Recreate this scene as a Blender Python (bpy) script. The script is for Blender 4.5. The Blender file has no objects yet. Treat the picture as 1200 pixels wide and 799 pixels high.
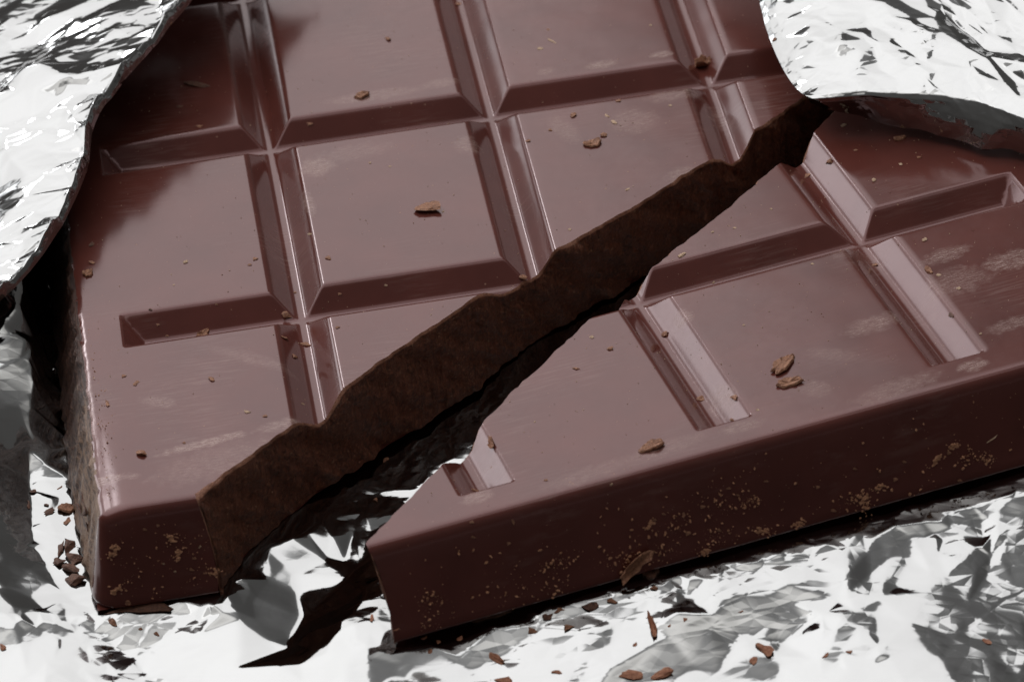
import bpy, math, random
import numpy as np
from mathutils import Matrix, Vector
from mathutils.bvhtree import BVHTree

# ------------------------------------------------------------------ basics
S = 0.001                       # all modelling numbers are millimetres, the scene is in metres
C = bpy.context.scene.collection
SC = bpy.context.scene
PI = math.pi

# ------------------------------------------------------------------ camera
EYE = (-10.5766, -384.5788, 254.8472)
cam_d = bpy.data.cameras.new('camera')
cam = bpy.data.objects.new('camera', cam_d); C.objects.link(cam)
RX, RY, RZ = (np.array(v) for v in ((0.98631568, -0.14146095, -0.08467695), (0, 0, 0), (0.0696054, 0.82287954, -0.56393648)))
RX = RX/np.linalg.norm(RX); RZ = RZ/np.linalg.norm(RZ); RY = np.cross(RZ, RX)
cam.matrix_world = Matrix(((RX[0], -RY[0], -RZ[0], EYE[0]*S), (RX[1], -RY[1], -RZ[1], EYE[1]*S),
                           (RX[2], -RY[2], -RZ[2], EYE[2]*S), (0, 0, 0, 1)))
cam_d.sensor_width = 36; cam_d.lens = 153.81
cam_d.clip_start = 0.005; cam_d.clip_end = 50
cam_d.dof.use_dof = True; cam_d.dof.focus_distance = 0.458; cam_d.dof.aperture_fstop = 62
SC.camera = cam

# ------------------------------------------------------------------ light: dark studio, soft boxes behind and an added halo
w = bpy.data.worlds.new('World'); SC.world = w; w.use_nodes = True
bg = w.node_tree.nodes['Background']; bg.inputs[1].default_value = 1
_t = w.node_tree; _tc = _t.nodes.new('ShaderNodeTexCoord'); _sp = _t.nodes.new('ShaderNodeSeparateXYZ'); _t.links.new(_tc.outputs['Generated'], _sp.inputs[0])
_cr = _t.nodes.new('ShaderNodeValToRGB'); _t.links.new(_sp.outputs[2], _cr.inputs[0])      # a dim room: dark low down, paler ceiling
_cr.color_ramp.elements[0].position = 0; _cr.color_ramp.elements[0].color = (.085, .080, .077, 1)
_cr.color_ramp.elements[1].position = 1; _cr.color_ramp.elements[1].color = (.17, .168, .165, 1)
_e = _cr.color_ramp.elements.new(.45); _e.color = (.12, .117, .113, 1)
_t.links.new(_cr.outputs[0], bg.inputs[0])

def softbox(name, az, el, dist, sx, sy, radiance, col=(1, 1, 1), soft=.2):
    """A rectangular soft box seen from the bar at azimuth az (0 = straight behind, + = right) and elevation el."""
    L = bpy.data.lights.new(name, 'AREA'); L.shape = 'RECTANGLE'
    L.size = sx; L.size_y = sy; L.color = col
    L.energy = radiance*PI*sx*sy            # radiance -> watts for a Lambertian rectangle
    o = bpy.data.objects.new(name, L); C.objects.link(o)
    a, e = math.radians(az), math.radians(el)
    d = Vector((math.sin(a)*math.cos(e), math.cos(a)*math.cos(e), math.sin(e)))
    o.location = Vector((0.02, 0, 0)) + d*dist
    o.rotation_euler = d.to_track_quat('Z', 'Y').to_euler()
    # the cloth of a soft box is brightest in the middle and fades towards its rim
    L.use_nodes = True; t = L.node_tree; em = t.nodes['Emission']
    ge = t.nodes.new('ShaderNodeNewGeometry'); sp = t.nodes.new('ShaderNodeSeparateXYZ'); t.links.new(ge.outputs['Parametric'], sp.inputs[0])
    f = None
    for k in (0, 1):
        m = t.nodes.new('ShaderNodeMath'); m.operation = 'PINGPONG'; m.inputs[1].default_value = .5; t.links.new(sp.outputs[k], m.inputs[0])
        r = t.nodes.new('ShaderNodeMapRange'); r.interpolation_type = 'SMOOTHSTEP'; r.inputs['From Max'].default_value = soft; t.links.new(m.outputs[0], r.inputs[0])
        if f is None: f = r.outputs[0]
        else:
            q = t.nodes.new('ShaderNodeMath'); q.operation = 'MULTIPLY'; t.links.new(f, q.inputs[0]); t.links.new(r.outputs[0], q.inputs[1]); f = q.outputs[0]
    t.links.new(f, em.inputs['Strength'])
    return o
softbox('softbox', -25.0, 52, 0.9, 1.10, 1.00, 1.78, (1.0, 0.995, 0.99), .05)
softbox('added_halo', -34, 58, 1.0, 2.1, 2.1, 0.66, (0.985, 0.99, 1.0), .5)  # added broad halo, not a real lamp: gives the foil its grey tones
softbox('softbox_side', -42, 12, 1.2, 0.70, 0.50, 4.2, (0.96, 0.98, 1.0), .25)
softbox('softbox_top', -4, 93, 0.9, 1.6, 0.48, 1.45, (1.0, 0.985, 0.95), .45)
softbox('softbox_strip', -20.5, 28, 0.8, 0.085, 0.12, 14.0, (0.97, 0.985, 1.0), .2)

SC.view_settings.view_transform = 'Standard'; SC.view_settings.look = 'None'
SC.view_settings.exposure = 0; SC.view_settings.gamma = 1
SC.cycles.use_denoising = True
SC.cycles.max_bounces = 8; SC.cycles.glossy_bounces = 6; SC.cycles.diffuse_bounces = 3
SC.cycles.caustics_reflective = True; SC.cycles.sample_clamp_indirect = 4

SCUFF_A = [(4.74, 26.69, 2.74, 2.6, 0.1, 0.75), (3.03, 19.44, 0.84, 3.58, 0.1, 0.5), (32.48, 26.69, 1.69, 4.23, 0.3, 0.45), (40.11, 26.36, 3.59, 3.58, 0.1, 0.45), (38.64, 39.33, 2.32, 1.14, 0.1, 0.8), (45.58, 39.64, 1.69, 0.98, 0.1, 0.8), (32.31, 39.62, 1.48, 0.98, 0.1, 0.5), (12.77, 39.89, 7.39, 1.46, 0.0, 0.5), (20.17, 40.44, 2.74, 1.3, 0.1, 0.5), (-11.96, -22.5, 6.54, 0.98, 0.16, 0.95), (-4.01, -21.27, 3.17, 1.3, 0.2, 0.6), (-16.09, -13.88, 2.74, 1.3, -0.5, 0.45), (-10.53, -26.03, 9.5, 3.58, 0.2, 0.35), (21.52, 26.5, 1.9, 2.6, 0.3, 0.45), (8.55, 28.35, 6.33, 2.28, 0.1, 0.3), (43.5, 13.91, 2.74, 2.28, 0.5, 0.5), (49.8, 27.69, 1.69, 4.88, 0.2, 0.3), (45.51, 30.82, 4.22, 1.95, 0.1, 0.5), (-23.43, -25.61, 1.06, 5.53, 1.4, 0.8), (-23.1, -12.0, 0.63, 9.77, 0, 0.5), (-5.89, -8.74, 1.27, 6.51, 0.9, 0.3)]
SCUFF_B = [(44.51, -17.61, 4.22, 1.95, 0.1, 0.5), (26.56, -21.96, 1.69, 3.58, 0.1, 0.6), (61.92, -13.09, 4.22, 2.28, 0.0, 0.55), (57.65, -23.98, 4.22, 1.46, 0.1, 0.4), (56.15, -8.99, 3.59, 1.63, 0.1, 0.5), (35.2, -25.82, 1.9, 2.28, 0.5, 0.4), (50.81, -29.14, 2.11, 1.3, 0.1, 0.7), (-1.32, -28.37, 2.32, 1.3, 0.1, 0.7), (26.24, -28.82, 3.17, 1.3, 0.1, 0.5), (48.12, -3.15, 3.8, 4.88, 0.8, 0.28), (28.19, 5.33, 0.84, 2.93, 0.6, 0.5), (55.17, -14.15, 5.28, 3.26, 0.1, 0.35), (18.11, -28.85, 6.33, 1.63, 0.1, 0.35), (9.81, -29.58, 6.33, 1.63, 0.1, 0.3), (42.39, -29.45, 6.33, 1.95, 0.1, 0.4), (27.6, -7.18, 1.48, 1.63, 0.1, 0.5), (38.87, -20.84, 1.48, 3.58, 0.9, 0.3)]

# ------------------------------------------------------------------ material helpers
class NT:
    def __init__(self, name):
        self.m = bpy.data.materials.new(name); self.m.use_nodes = True
        self.t = self.m.node_tree; self.b = self.t.nodes['Principled BSDF']
        tc = self.n('ShaderNodeTexCoord')
        mp = self.n('ShaderNodeVectorMath'); mp.operation = 'SCALE'; mp.inputs['Scale'].default_value = 1/S
        self.l(tc.outputs['Object'], mp.inputs[0]); self.mm = mp.outputs[0]
    def n(self, t): return self.t.nodes.new(t)
    def l(self, a, b): self.t.links.new(a, b)
    def math(self, op, a, b=None, c=None, clamp=False):
        k = self.n('ShaderNodeMath'); k.operation = op; k.use_clamp = clamp
        for i, v in enumerate((a, b, c)):
            if v is None: continue
            if isinstance(v, (int, float)): k.inputs[i].default_value = v
            else: self.l(v, k.inputs[i])
        return k.outputs[0]
    def mapv(self, scale=(1, 1, 1), rot=(0, 0, 0), loc=(0, 0, 0), kind='POINT'):
        k = self.n('ShaderNodeMapping'); k.vector_type = kind
        k.inputs['Location'].default_value = loc; k.inputs['Rotation'].default_value = rot; k.inputs['Scale'].default_value = scale
        self.l(self.mm, k.inputs['Vector']); return k.outputs[0]
    def noise(self, scale, detail=3, rough=.5, vec=None, dist=0):
        k = self.n('ShaderNodeTexNoise'); k.inputs['Scale'].default_value = scale; k.inputs['Detail'].default_value = detail
        k.inputs['Roughness'].default_value = rough; k.inputs['Distortion'].default_value = dist
        self.l(vec or self.mm, k.inputs['Vector']); return k.outputs['Fac']
    def ramp(self, v, a, b, lo=0, hi=1):
        k = self.n('ShaderNodeMapRange'); k.inputs['From Min'].default_value = a; k.inputs['From Max'].default_value = b
        k.inputs['To Min'].default_value = lo; k.inputs['To Max'].default_value = hi; k.clamp = True
        self.l(v, k.inputs['Value']); return k.outputs[0]
    def mix(self, f, a, b):
        k = self.n('ShaderNodeMix'); k.data_type = 'RGBA'
        if isinstance(f, (int, float)): k.inputs[0].default_value = f
        else: self.l(f, k.inputs[0])
        for i, v in ((6, a), (7, b)):
            if isinstance(v, tuple): k.inputs[i].default_value = (*v, 1)
            else: self.l(v, k.inputs[i])
        return k.outputs[2]
    def bump(self, h, dist_mm, strength=1, prev=None):
        k = self.n('ShaderNodeBump'); k.inputs['Distance'].default_value = dist_mm*S; k.inputs['Strength'].default_value = strength
        self.l(h, k.inputs['Height'])
        if prev is not None: self.l(prev, k.inputs['Normal'])
        return k.outputs[0]
    def specks(self, cell, r0, r1, gate, vec=None):
        """small round specks: one per Voronoi cell, only where the cell's random value is under gate"""
        k = self.n('ShaderNodeTexVoronoi'); k.inputs['Scale'].default_value = 1/cell
        self.l(vec or self.mm, k.inputs['Vector'])
        sep = self.n('ShaderNodeSeparateColor'); self.l(k.outputs['Color'], sep.inputs[0])
        on = self.math('LESS_THAN', sep.outputs[0], gate)
        rad = self.math('MULTIPLY_ADD', sep.outputs[1], r1-r0, r0)
        d = self.math('MULTIPLY', k.outputs['Distance'], 1.0)
        return self.math('MULTIPLY', on, self.math('LESS_THAN', d, rad))

def set_in(b, **kw):
    for k, v in kw.items():
        b.inputs[k.replace('_', ' ')].default_value = v

CHOC = (0.098, 0.0282, 0.0220)
CHOC_DUST = (0.30, 0.175, 0.115)

def chocolate(name, scuffs, rough_side=False):
    """moulded dark chocolate: satin gloss, faint waves, scuffs, bloom and dust specks. scuffs: (x, y, len, wid, angle, strength)"""
    N = NT(name)
    n1 = N.noise(.11, 3, .55); n2 = N.noise(.9, 4, .6)
    col = N.mix(N.ramp(n1, .3, .7), tuple(c*.86 for c in CHOC), tuple(c*1.18 for c in CHOC))
    rough = N.ramp(n2, .25, .75, .13, .18)
    # faint overall handling marks: long thin streaks in two directions, only in patches
    st = N.noise(1, 4, .6, N.mapv((.25, 3.2, .5), (0, 0, .25)))
    patch = N.ramp(N.noise(.075, 2, .5, N.mapv((1, 1, 1), (0, 0, 0), (31, 7, 2))), .52, .72)
    m = N.math('MULTIPLY', N.ramp(st, .48, .80), patch)
    m = N.math('MULTIPLY', m, .25)
    # scuffs where the bar rubbed
    gr = N.noise(5.5, 3, .75); gr2 = N.noise(.9, 3, .6)
    for (x, y, ln, wd, an, k) in scuffs:
        v = N.mapv((1/ln, 1/wd, .12), (0, 0, 0), (0, 0, 0))
        mp = N.n('ShaderNodeMapping'); mp.vector_type = 'TEXTURE'
        mp.inputs['Location'].default_value = (x, y, 0); mp.inputs['Rotation'].default_value = (0, 0, an); mp.inputs['Scale'].default_value = (ln, wd, 6)
        N.l(N.mm, mp.inputs['Vector'])
        g = N.n('ShaderNodeTexGradient'); g.gradient_type = 'SPHERICAL'; N.l(mp.outputs[0], g.inputs['Vector'])
        s2 = N.n('ShaderNodeTexNoise'); s2.inputs['Scale'].default_value = 1; s2.inputs['Detail'].default_value = 4; s2.inputs['Roughness'].default_value = .7
        mp2 = N.n('ShaderNodeMapping'); mp2.inputs['Rotation'].default_value = (0, 0, -an); mp2.inputs['Scale'].default_value = (.9, 9.0, 1)
        N.l(N.mm, mp2.inputs['Vector']); N.l(mp2.outputs[0], s2.inputs['Vector'])
        gg = N.math('MULTIPLY_ADD', g.outputs['Fac'], 1.5, N.math('MULTIPLY_ADD', gr2, 1.8, -.9))
        gg = N.math('MULTIPLY', gg, N.ramp(g.outputs['Fac'], 0, .12))
        a = N.math('MULTIPLY', N.ramp(gg, .15, .85), N.ramp(s2.outputs['Fac'], .40, .64))
        a = N.math('MULTIPLY', a, N.ramp(gr, .36, .58, .30, 1))
        m = N.math('MAXIMUM', m, N.math('MULTIPLY', a, k))
    # dust specks
    dense = N.ramp(N.noise(.10, 2, .5, N.mapv((1, 1, 1), (0, 0, 0), (3, 11, 5))), .50, .72, .0, .10)
    sp = N.math('MAXIMUM', N.specks(.55, .05, .13, .10), N.specks(1.5, .03, .075, .35))
    sp2 = N.specks(.32, .08, .2, dense)
    sp2 = N.math('MULTIPLY', sp2, .28)
    m2 = N.math('MAXIMUM', N.math('MULTIPLY', sp, .75), sp2)
    col = N.mix(m, col, (.55, .42, .37))
    col = N.mix(m2, col, CHOC_DUST)
    mm_ = N.math('MAXIMUM', m, m2)
    rough = N.math('MULTIPLY_ADD', mm_, .4, rough, clamp=True)
    bp = N.bump(N.noise(.12, 1, .5), .045)
    b = N.b
    N.l(col, b.inputs['Base Color']); N.l(rough, b.inputs['Roughness']); N.l(bp, b.inputs['Normal'])
    set_in(b, IOR=1.52, Specular_Tint=(1, .72, .75, 1))
    return N.m

def broken_material():
    N = NT('broken_chocolate')
    v = N.mapv((1, 1, 1), (0, 0, .66))
    g1 = N.noise(.35, 5, .65, None, .6); g2 = N.noise(3.0, 6, .72); st = N.noise(1, 5, .7, N.mapv((2.2, 1.0, .35), (0, .25, .66)), 1.0)
    g3 = N.noise(1.0, 5, .7, None, 1.5)
    col = N.mix(N.ramp(g1, .3, .72), (.14, .042, .021), (.25, .080, .041))
    col = N.mix(N.ramp(st, .50, .68), col, (.34, .118, .060))
    col = N.mix(N.math('MULTIPLY', N.ramp(g2, .53, .60), .5), col, (.52, .23, .125))
    col = N.mix(N.ramp(g3, .50, .36, 0, .75), col, (.070, .024, .012))
    sp = N.specks(.6, .06, .26, .22)
    col = N.mix(N.math('MULTIPLY', sp, .6), col, (.58, .33, .19))
    bp = N.bump(g3, .7); bp = N.bump(st, .4, 1, bp); bp = N.bump(g2, .22, 1, bp)
    N.l(col, N.b.inputs['Base Color']); N.l(bp, N.b.inputs['Normal'])
    set_in(N.b, Roughness=.40, IOR=1.5)
    return N.m

def scraped_material():
    """side of the bar rubbed against the wrapper: long pale streaks along the edge"""
    N = NT('scraped_chocolate')
    st = N.noise(1, 5, .7, N.mapv((1.6, .10, 1.3)), .5)
    st2 = N.noise(1, 4, .7, N.mapv((3.0, .22, 3.2), (0, 0, 0), (4, 9, 1)), .3)
    pos = N.n('ShaderNodeSeparateXYZ'); N.l(N.mm, pos.inputs[0])
    front = N.ramp(pos.outputs[1], 8, -22, .10, .41)        # the rubbed patch is towards the front
    th = N.math('SUBTRACT', .78, front)
    a = N.math('MULTIPLY', N.math('SUBTRACT', st, th), 6, clamp=True)
    col = N.mix(N.ramp(st2, .4, .7), (.030, .012, .009), (.12, .052, .033))
    col = N.mix(N.math('MULTIPLY', a, .85), col, (.30, .18, .115))
    bp = N.bump(st, .25); bp = N.bump(st2, .2, 1, bp)
    N.l(col, N.b.inputs['Base Color']); N.l(bp, N.b.inputs['Normal'])
    set_in(N.b, Roughness=.5, IOR=1.5)
    return N.m

def crumb_material(name, c0, c1):
    N = NT(name)
    g = N.noise(3.2, 4, .7)
    col = N.mix(N.ramp(g, .32, .68), c0, c1)
    bp = N.bump(N.noise(5, 4, .7), .15)
    N.l(col, N.b.inputs['Base Color']); N.l(bp, N.b.inputs['Normal'])
    set_in(N.b, Roughness=.55, IOR=1.5)
    return N.m

def foil_material(name, refl=.50, rough=.10, crinkle=.03, wr=1.0):
    N = NT(name)
    bp = N.bump(N.noise(.30, 1, .5), crinkle*7)
    # hairline wrinkles: shallow facets that run across the big ones
    calm = N.ramp(N.noise(.055, 2, .5), .38, .62, .12, 1)
    for sc_, dist in ((.15, .28*wr), (.46, .09*wr)):
        k = N.n('ShaderNodeTexVoronoi'); k.feature = 'DISTANCE_TO_EDGE'; k.inputs['Scale'].default_value = sc_
        mp = N.n('ShaderNodeMapping'); mp.inputs['Rotation'].default_value = (0, 0, .4); mp.inputs['Scale'].default_value = (.75, 1.35, 1)
        N.l(N.mm, mp.inputs['Vector']); N.l(mp.outputs[0], k.inputs['Vector'])
        bp = N.bump(N.math('MULTIPLY', k.outputs['Distance'], calm), dist, 1, bp)
    r = N.ramp(N.noise(.25, 3, .6), .3, .7, rough*.7, rough*1.4)
    N.l(r, N.b.inputs['Roughness']); N.l(bp, N.b.inputs['Normal'])
    set_in(N.b, Base_Color=(refl, refl*1.0, refl*1.0, 1), Metallic=1.0)
    return N.m

# ------------------------------------------------------------------ object helpers
def mesh_of(name, V, F, mats, mat_ids=None, smooth=True):
    me = bpy.data.meshes.new(name)
    V = np.asarray(V, float)*S
    me.from_pydata(V.tolist(), [], F)
    for m in (mats if isinstance(mats, (list, tuple)) else [mats]): me.materials.append(m)
    if mat_ids is not None: me.polygons.foreach_set('material_index', mat_ids)
    me.polygons.foreach_set('use_smooth', [smooth]*len(me.polygons))
    me.update()
    return me
def link(name, me, parent=None):
    o = bpy.data.objects.new(name, me); C.objects.link(o)
    if parent: o.parent = parent
    return o
def tag(o, label=None, cat=None, group=None, kind=None):
    for k, v in (('label', label), ('category', cat), ('group', group), ('kind', kind)):
        if v: o[k] = v
    return o
def empty(name, mat, label, cat, group=None):
    o = bpy.data.objects.new(name, None); C.objects.link(o)
    o.empty_display_size = .01; o.matrix_world = mat
    return tag(o, label, cat, group)

SURF = {}                        # name -> (world verts mm, faces) for dropping crumbs onto

# ------------------------------------------------------------------ the chocolate bar
PX, PY = 25.0, 34.633            # pitch of the squares
GX, GY, GD = 2.78, 3.01, 2.25    # half widths of the grooves at the top, their depth
LX, RX_, FY, BY = -22.43, 72.43, -30.9, 3*PY + 30.9 - PY   # the rim (top edge of the bar)
EVF, EVB, EHL, EHR = -27.43, BY - 3.47, -18.85, 68.65      # where the grooves end
T = 10.53
SIDE = [(0, 0), (.28, -.035), (.55, -.14), (.78, -.33), (.95, -.58), (1.07, -.9), (1.17, -1.35), (1.5, -3.0), (1.95, -5.2), (2.4, -7.4), (2.8, -9.3), (3.0, -10.0), (2.95, -10.35), (2.6, -T)]

_d = np.linspace(-6, 6, 2401)
def _profile(g):
    p = np.clip((g - np.abs(_d))/(g - .55), 0, 1)
    k = np.hanning(241); k /= k.sum()               # rounds top edge and bottom over ~0.3 mm
    return np.convolve(np.pad(p, 120), k, 'valid')
PVX, PVY = _profile(GX), _profile(GY)
def smooth_ramp(x, wd):
    t = np.clip(x/wd, -.2, 1.2); return np.clip(t, 0, 1)
def depth(x, y):
    """groove depth under the top plane, 0 on the squares"""
    dv = np.zeros_like(x); dh = np.zeros_like(x)
    for c in (0, 1, 2):
        dv = np.maximum(dv, np.interp(x - c*PX, _d, PVX, 0, 0))
    for r in (0, 1, 2):
        dh = np.maximum(dh, np.interp(y - r*PY, _d, PVY, 0, 0))
    dv = np.minimum(dv, np.minimum(smooth_ramp(y - EVF, 1.1), smooth_ramp(EVB - y, 1.1)))
    dh = np.minimum(dh, np.minimum(smooth_ramp(x - EHL, 2.1), smooth_ramp(EHR - x, 2.1)))
    return GD*np.maximum(dv, dh)

def axis_lines(lo, hi, centres, g, step):
    pts = [lo, hi]
    for c in centres:
        pts += list(c + np.arange(-g - .5, g + .51, .17))
    pts = sorted(p for p in pts if lo <= p <= hi)
    out = [pts[0]]
    for p in pts[1:]:
        gap = p - out[-1]
        if gap > step:
            n = int(math.ceil(gap/step)); a = out[-1]
            out += [a + gap*k/n for k in range(1, n)]
        out.append(p)
    return np.array(out)

# the crack: a graph n = f(t) along the diagonal
DIR = np.array((.788, .6157)); DIR /= np.linalg.norm(DIR); NRM = np.array((-DIR[1], DIR[0]))
CRACK = np.array([(-30, -44.8), (-17.5, -34.3), (-14.3, -31.5), (-9.35, -27.2), (-5.57, -23.9), (-3.45, -22.0), (-1.0, -19.5), (.5, -18.3), (2.85, -16.5),
                  (4.6, -15.0), (8.55, -11.4), (10.5, -10.1), (13.3, -7.7), (18.6, -3.4), (19.2, -2.9), (21.1, -.9), (23.6, .8), (24.8, 1.5), (26.3, 2.25),
                  (28.7, 3.56), (33.7, 6.8), (39.1, 10.4), (43.0, 13.5), (47.1, 16.25), (48.4, 17.6), (49.6, 17.9), (50.7, 18.7), (51.9, 19.8),
                  (52.95, 20.9), (58.65, 25.5), (64, 30.2), (72, 36.5), (90, 50)])
CT, CN = CRACK @ DIR, CRACK @ NRM
# how far the foot of the crack lies from its top edge (+ towards the rear piece)
BOT = np.array([(-38, -3.0), (-30.5, -2.8), (-29, -2.0), (-27, -1.07), (-24, -.3), (-21.9, .2), (-17, .3), (-8, .3), (2, -.3), (9, -.5), (16, 0), (22, .7), (28, 1.3), (38, 1.3), (60, .6), (90, .6)])
def bulge(t, q): return np.interp(t, BOT[:, 0], BOT[:, 1])*q**np.interp(t, (-27, -21), (.42, 1.3))
def wob(t, seed, amp):
    r = np.random.RandomState(seed); o = np.zeros_like(t)
    for wl, a in ((6, .10), (2.6, .09), (1.3, .06), (.7, .05), (.4, .03)):
        for k in range(3):
            o += a*amp*np.sin(t*2*PI/(wl*r.uniform(.75, 1.3)) + r.uniform(0, 7))
    # little chips: short flat-bottomed bites along the edge
    for k in range(150):
        c, wd, dp = r.uniform(-30, 90), r.uniform(.25, 1.3), r.uniform(-.9, 1)*amp*.55
        o += dp*np.clip((wd - np.abs(t - c))/(.25*wd), 0, 1)
    return o
def crack_s(x, y, z, seed):
    t = x*DIR[0] + y*DIR[1]; n = x*NRM[0] + y*NRM[1]
    q = np.clip(-z/T, 0, 1)
    return n - np.interp(t, CT, CN) - wob(t, seed, .16) - bulge(t, q)

def build_shell():
    xs = axis_lines(LX, RX_, (0, PX, 2*PX), GX, .42); ys = axis_lines(FY, BY, (0, PY, 2*PY), GY, .42)
    for e in (EVF, EVB): ys = np.unique(np.concatenate([ys, e + np.array((0, 1.1*.5, 1.1))*(1 if e < 0 else -1)]))
    for e in (EHL, EHR): xs = np.unique(np.concatenate([xs, e + np.array((0, 1.05, 2.1))*(1 if e < 0 else -1)]))
    nx, ny = len(xs), len(ys)
    X, Y = np.meshgrid(xs, ys)
    Z = -depth(X, Y)
    V = [np.stack([X.ravel(), Y.ravel(), Z.ravel()], 1)]
    i = np.arange((nx - 1)*(ny - 1)); a = (i // (nx - 1))*nx + i % (nx - 1)
    quads = np.stack([a, a + 1, a + 1 + nx, a + nx], 1)
    # skirt: perimeter loop with corner fans
    loop = []                     # (vertex index, direction)
    def side(idx, d): loop.extend((int(k), d) for k in idx)
    def corner(k, a0):
        for j in range(1, 8):
            an = a0 + j*PI/16; loop.append((int(k), (math.cos(an), math.sin(an))))
    side(np.arange(nx), (0, -1)); corner(nx - 1, -PI/2)
    side(np.arange(ny)*nx + nx - 1, (1, 0)); corner(ny*nx - 1, 0)
    side((ny - 1)*nx + np.arange(nx)[::-1], (0, 1)); corner((ny - 1)*nx, PI/2)
    side(np.arange(ny)[::-1]*nx, (-1, 0)); corner(0, PI)
    base = V[0]; P = np.array([base[k] for k, _ in loop]); D = np.array([d for _, d in loop]); n = len(loop)
    rings = [np.array([k for k, _ in loop])]
    cnt = len(base)
    for off, z in SIDE[1:]:
        r = P.copy(); r[:, :2] += D*off; r[:, 2] = z
        V.append(r); rings.append(np.arange(cnt, cnt + n)); cnt += n
    side_f = []
    for k in range(len(rings) - 1):
        A, B = rings[k], rings[k + 1]
        for j in range(n):
            q = [int(A[j]), int(B[j]), int(B[(j + 1) % n]), int(A[(j + 1) % n])]
            if q[0] == q[3]: q = q[:3]
            side_f.append(q)
    V = np.concatenate(V)
    # the left side leans out more, and its upper edge is worn towards the front corner
    lf = V[:, 0] < LX
    k = np.interp(V[:, 1], (-31, -14), (1.0, 1.35))
    V[:, 0] = np.where(lf, LX + (V[:, 0] - LX)*k, V[:, 0])
    rg = sum(a_*np.sin(V[:, 1]*fy + V[:, 2]*fz + p_) for a_, fy, fz, p_ in ((.14, .9, 1.1, 1), (.12, 1.7, -2.2, 2), (.08, 3.1, 1.9, 4), (.06, 5.3, -3.7, 5), (.05, .5, 6.1, 3)))
    V[:, 0] += np.where(lf, rg*np.clip((LX - V[:, 0] - .4)/1.0, 0, 1)*np.clip(V[:, 1] + 30, 0, 1), 0)
    wear = np.interp(V[:, 1], (-34, -28, -12, 5), (.42, .42, .15, 0))*np.clip(1 - (V[:, 0] - LX)/2.6, 0, 1)**2
    V[:, 2] -= np.where(V[:, 2] > -3, wear*np.clip((V[:, 2] + 3)/3, 0, 1), 0)
    return V, quads.tolist(), side_f

SH_V, SH_TOP, SH_SIDE = build_shell()

def clip(V, F, s, keep):
    """keep the side where keep*s >= 0; returns verts, faces, ids of the source face, crossing vertex ids"""
    s = s*keep
    V = [tuple(v) for v in V]; out, src, cache, cross = [], [], {}, []
    inside = s >= 0
    for fi, f in enumerate(F):
        ins = [inside[k] for k in f]
        if all(ins): out.append(f); src.append(fi); continue
        if not any(ins): continue
        g = []
        for a, b in zip(f, f[1:] + f[:1]):
            if inside[a]: g.append(a)
            if inside[a] != inside[b]:
                key = (min(a, b), max(a, b))
                if key not in cache:
                    t = s[a]/(s[a] - s[b]); va, vb = V[a], V[b]
                    cache[key] = len(V); V.append(tuple(va[c] + (vb[c] - va[c])*t for c in range(3)))
                g.append(cache[key])
        if len(g) >= 3: out.append(g); src.append(fi)
    return np.array(V), out, src, sorted(cache.values())

def compact(V, F):
    used = sorted({k for f in F for k in f}); m = {k: i for i, k in enumerate(used)}
    return V[used], [[m[k] for k in f] for f in F]

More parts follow.
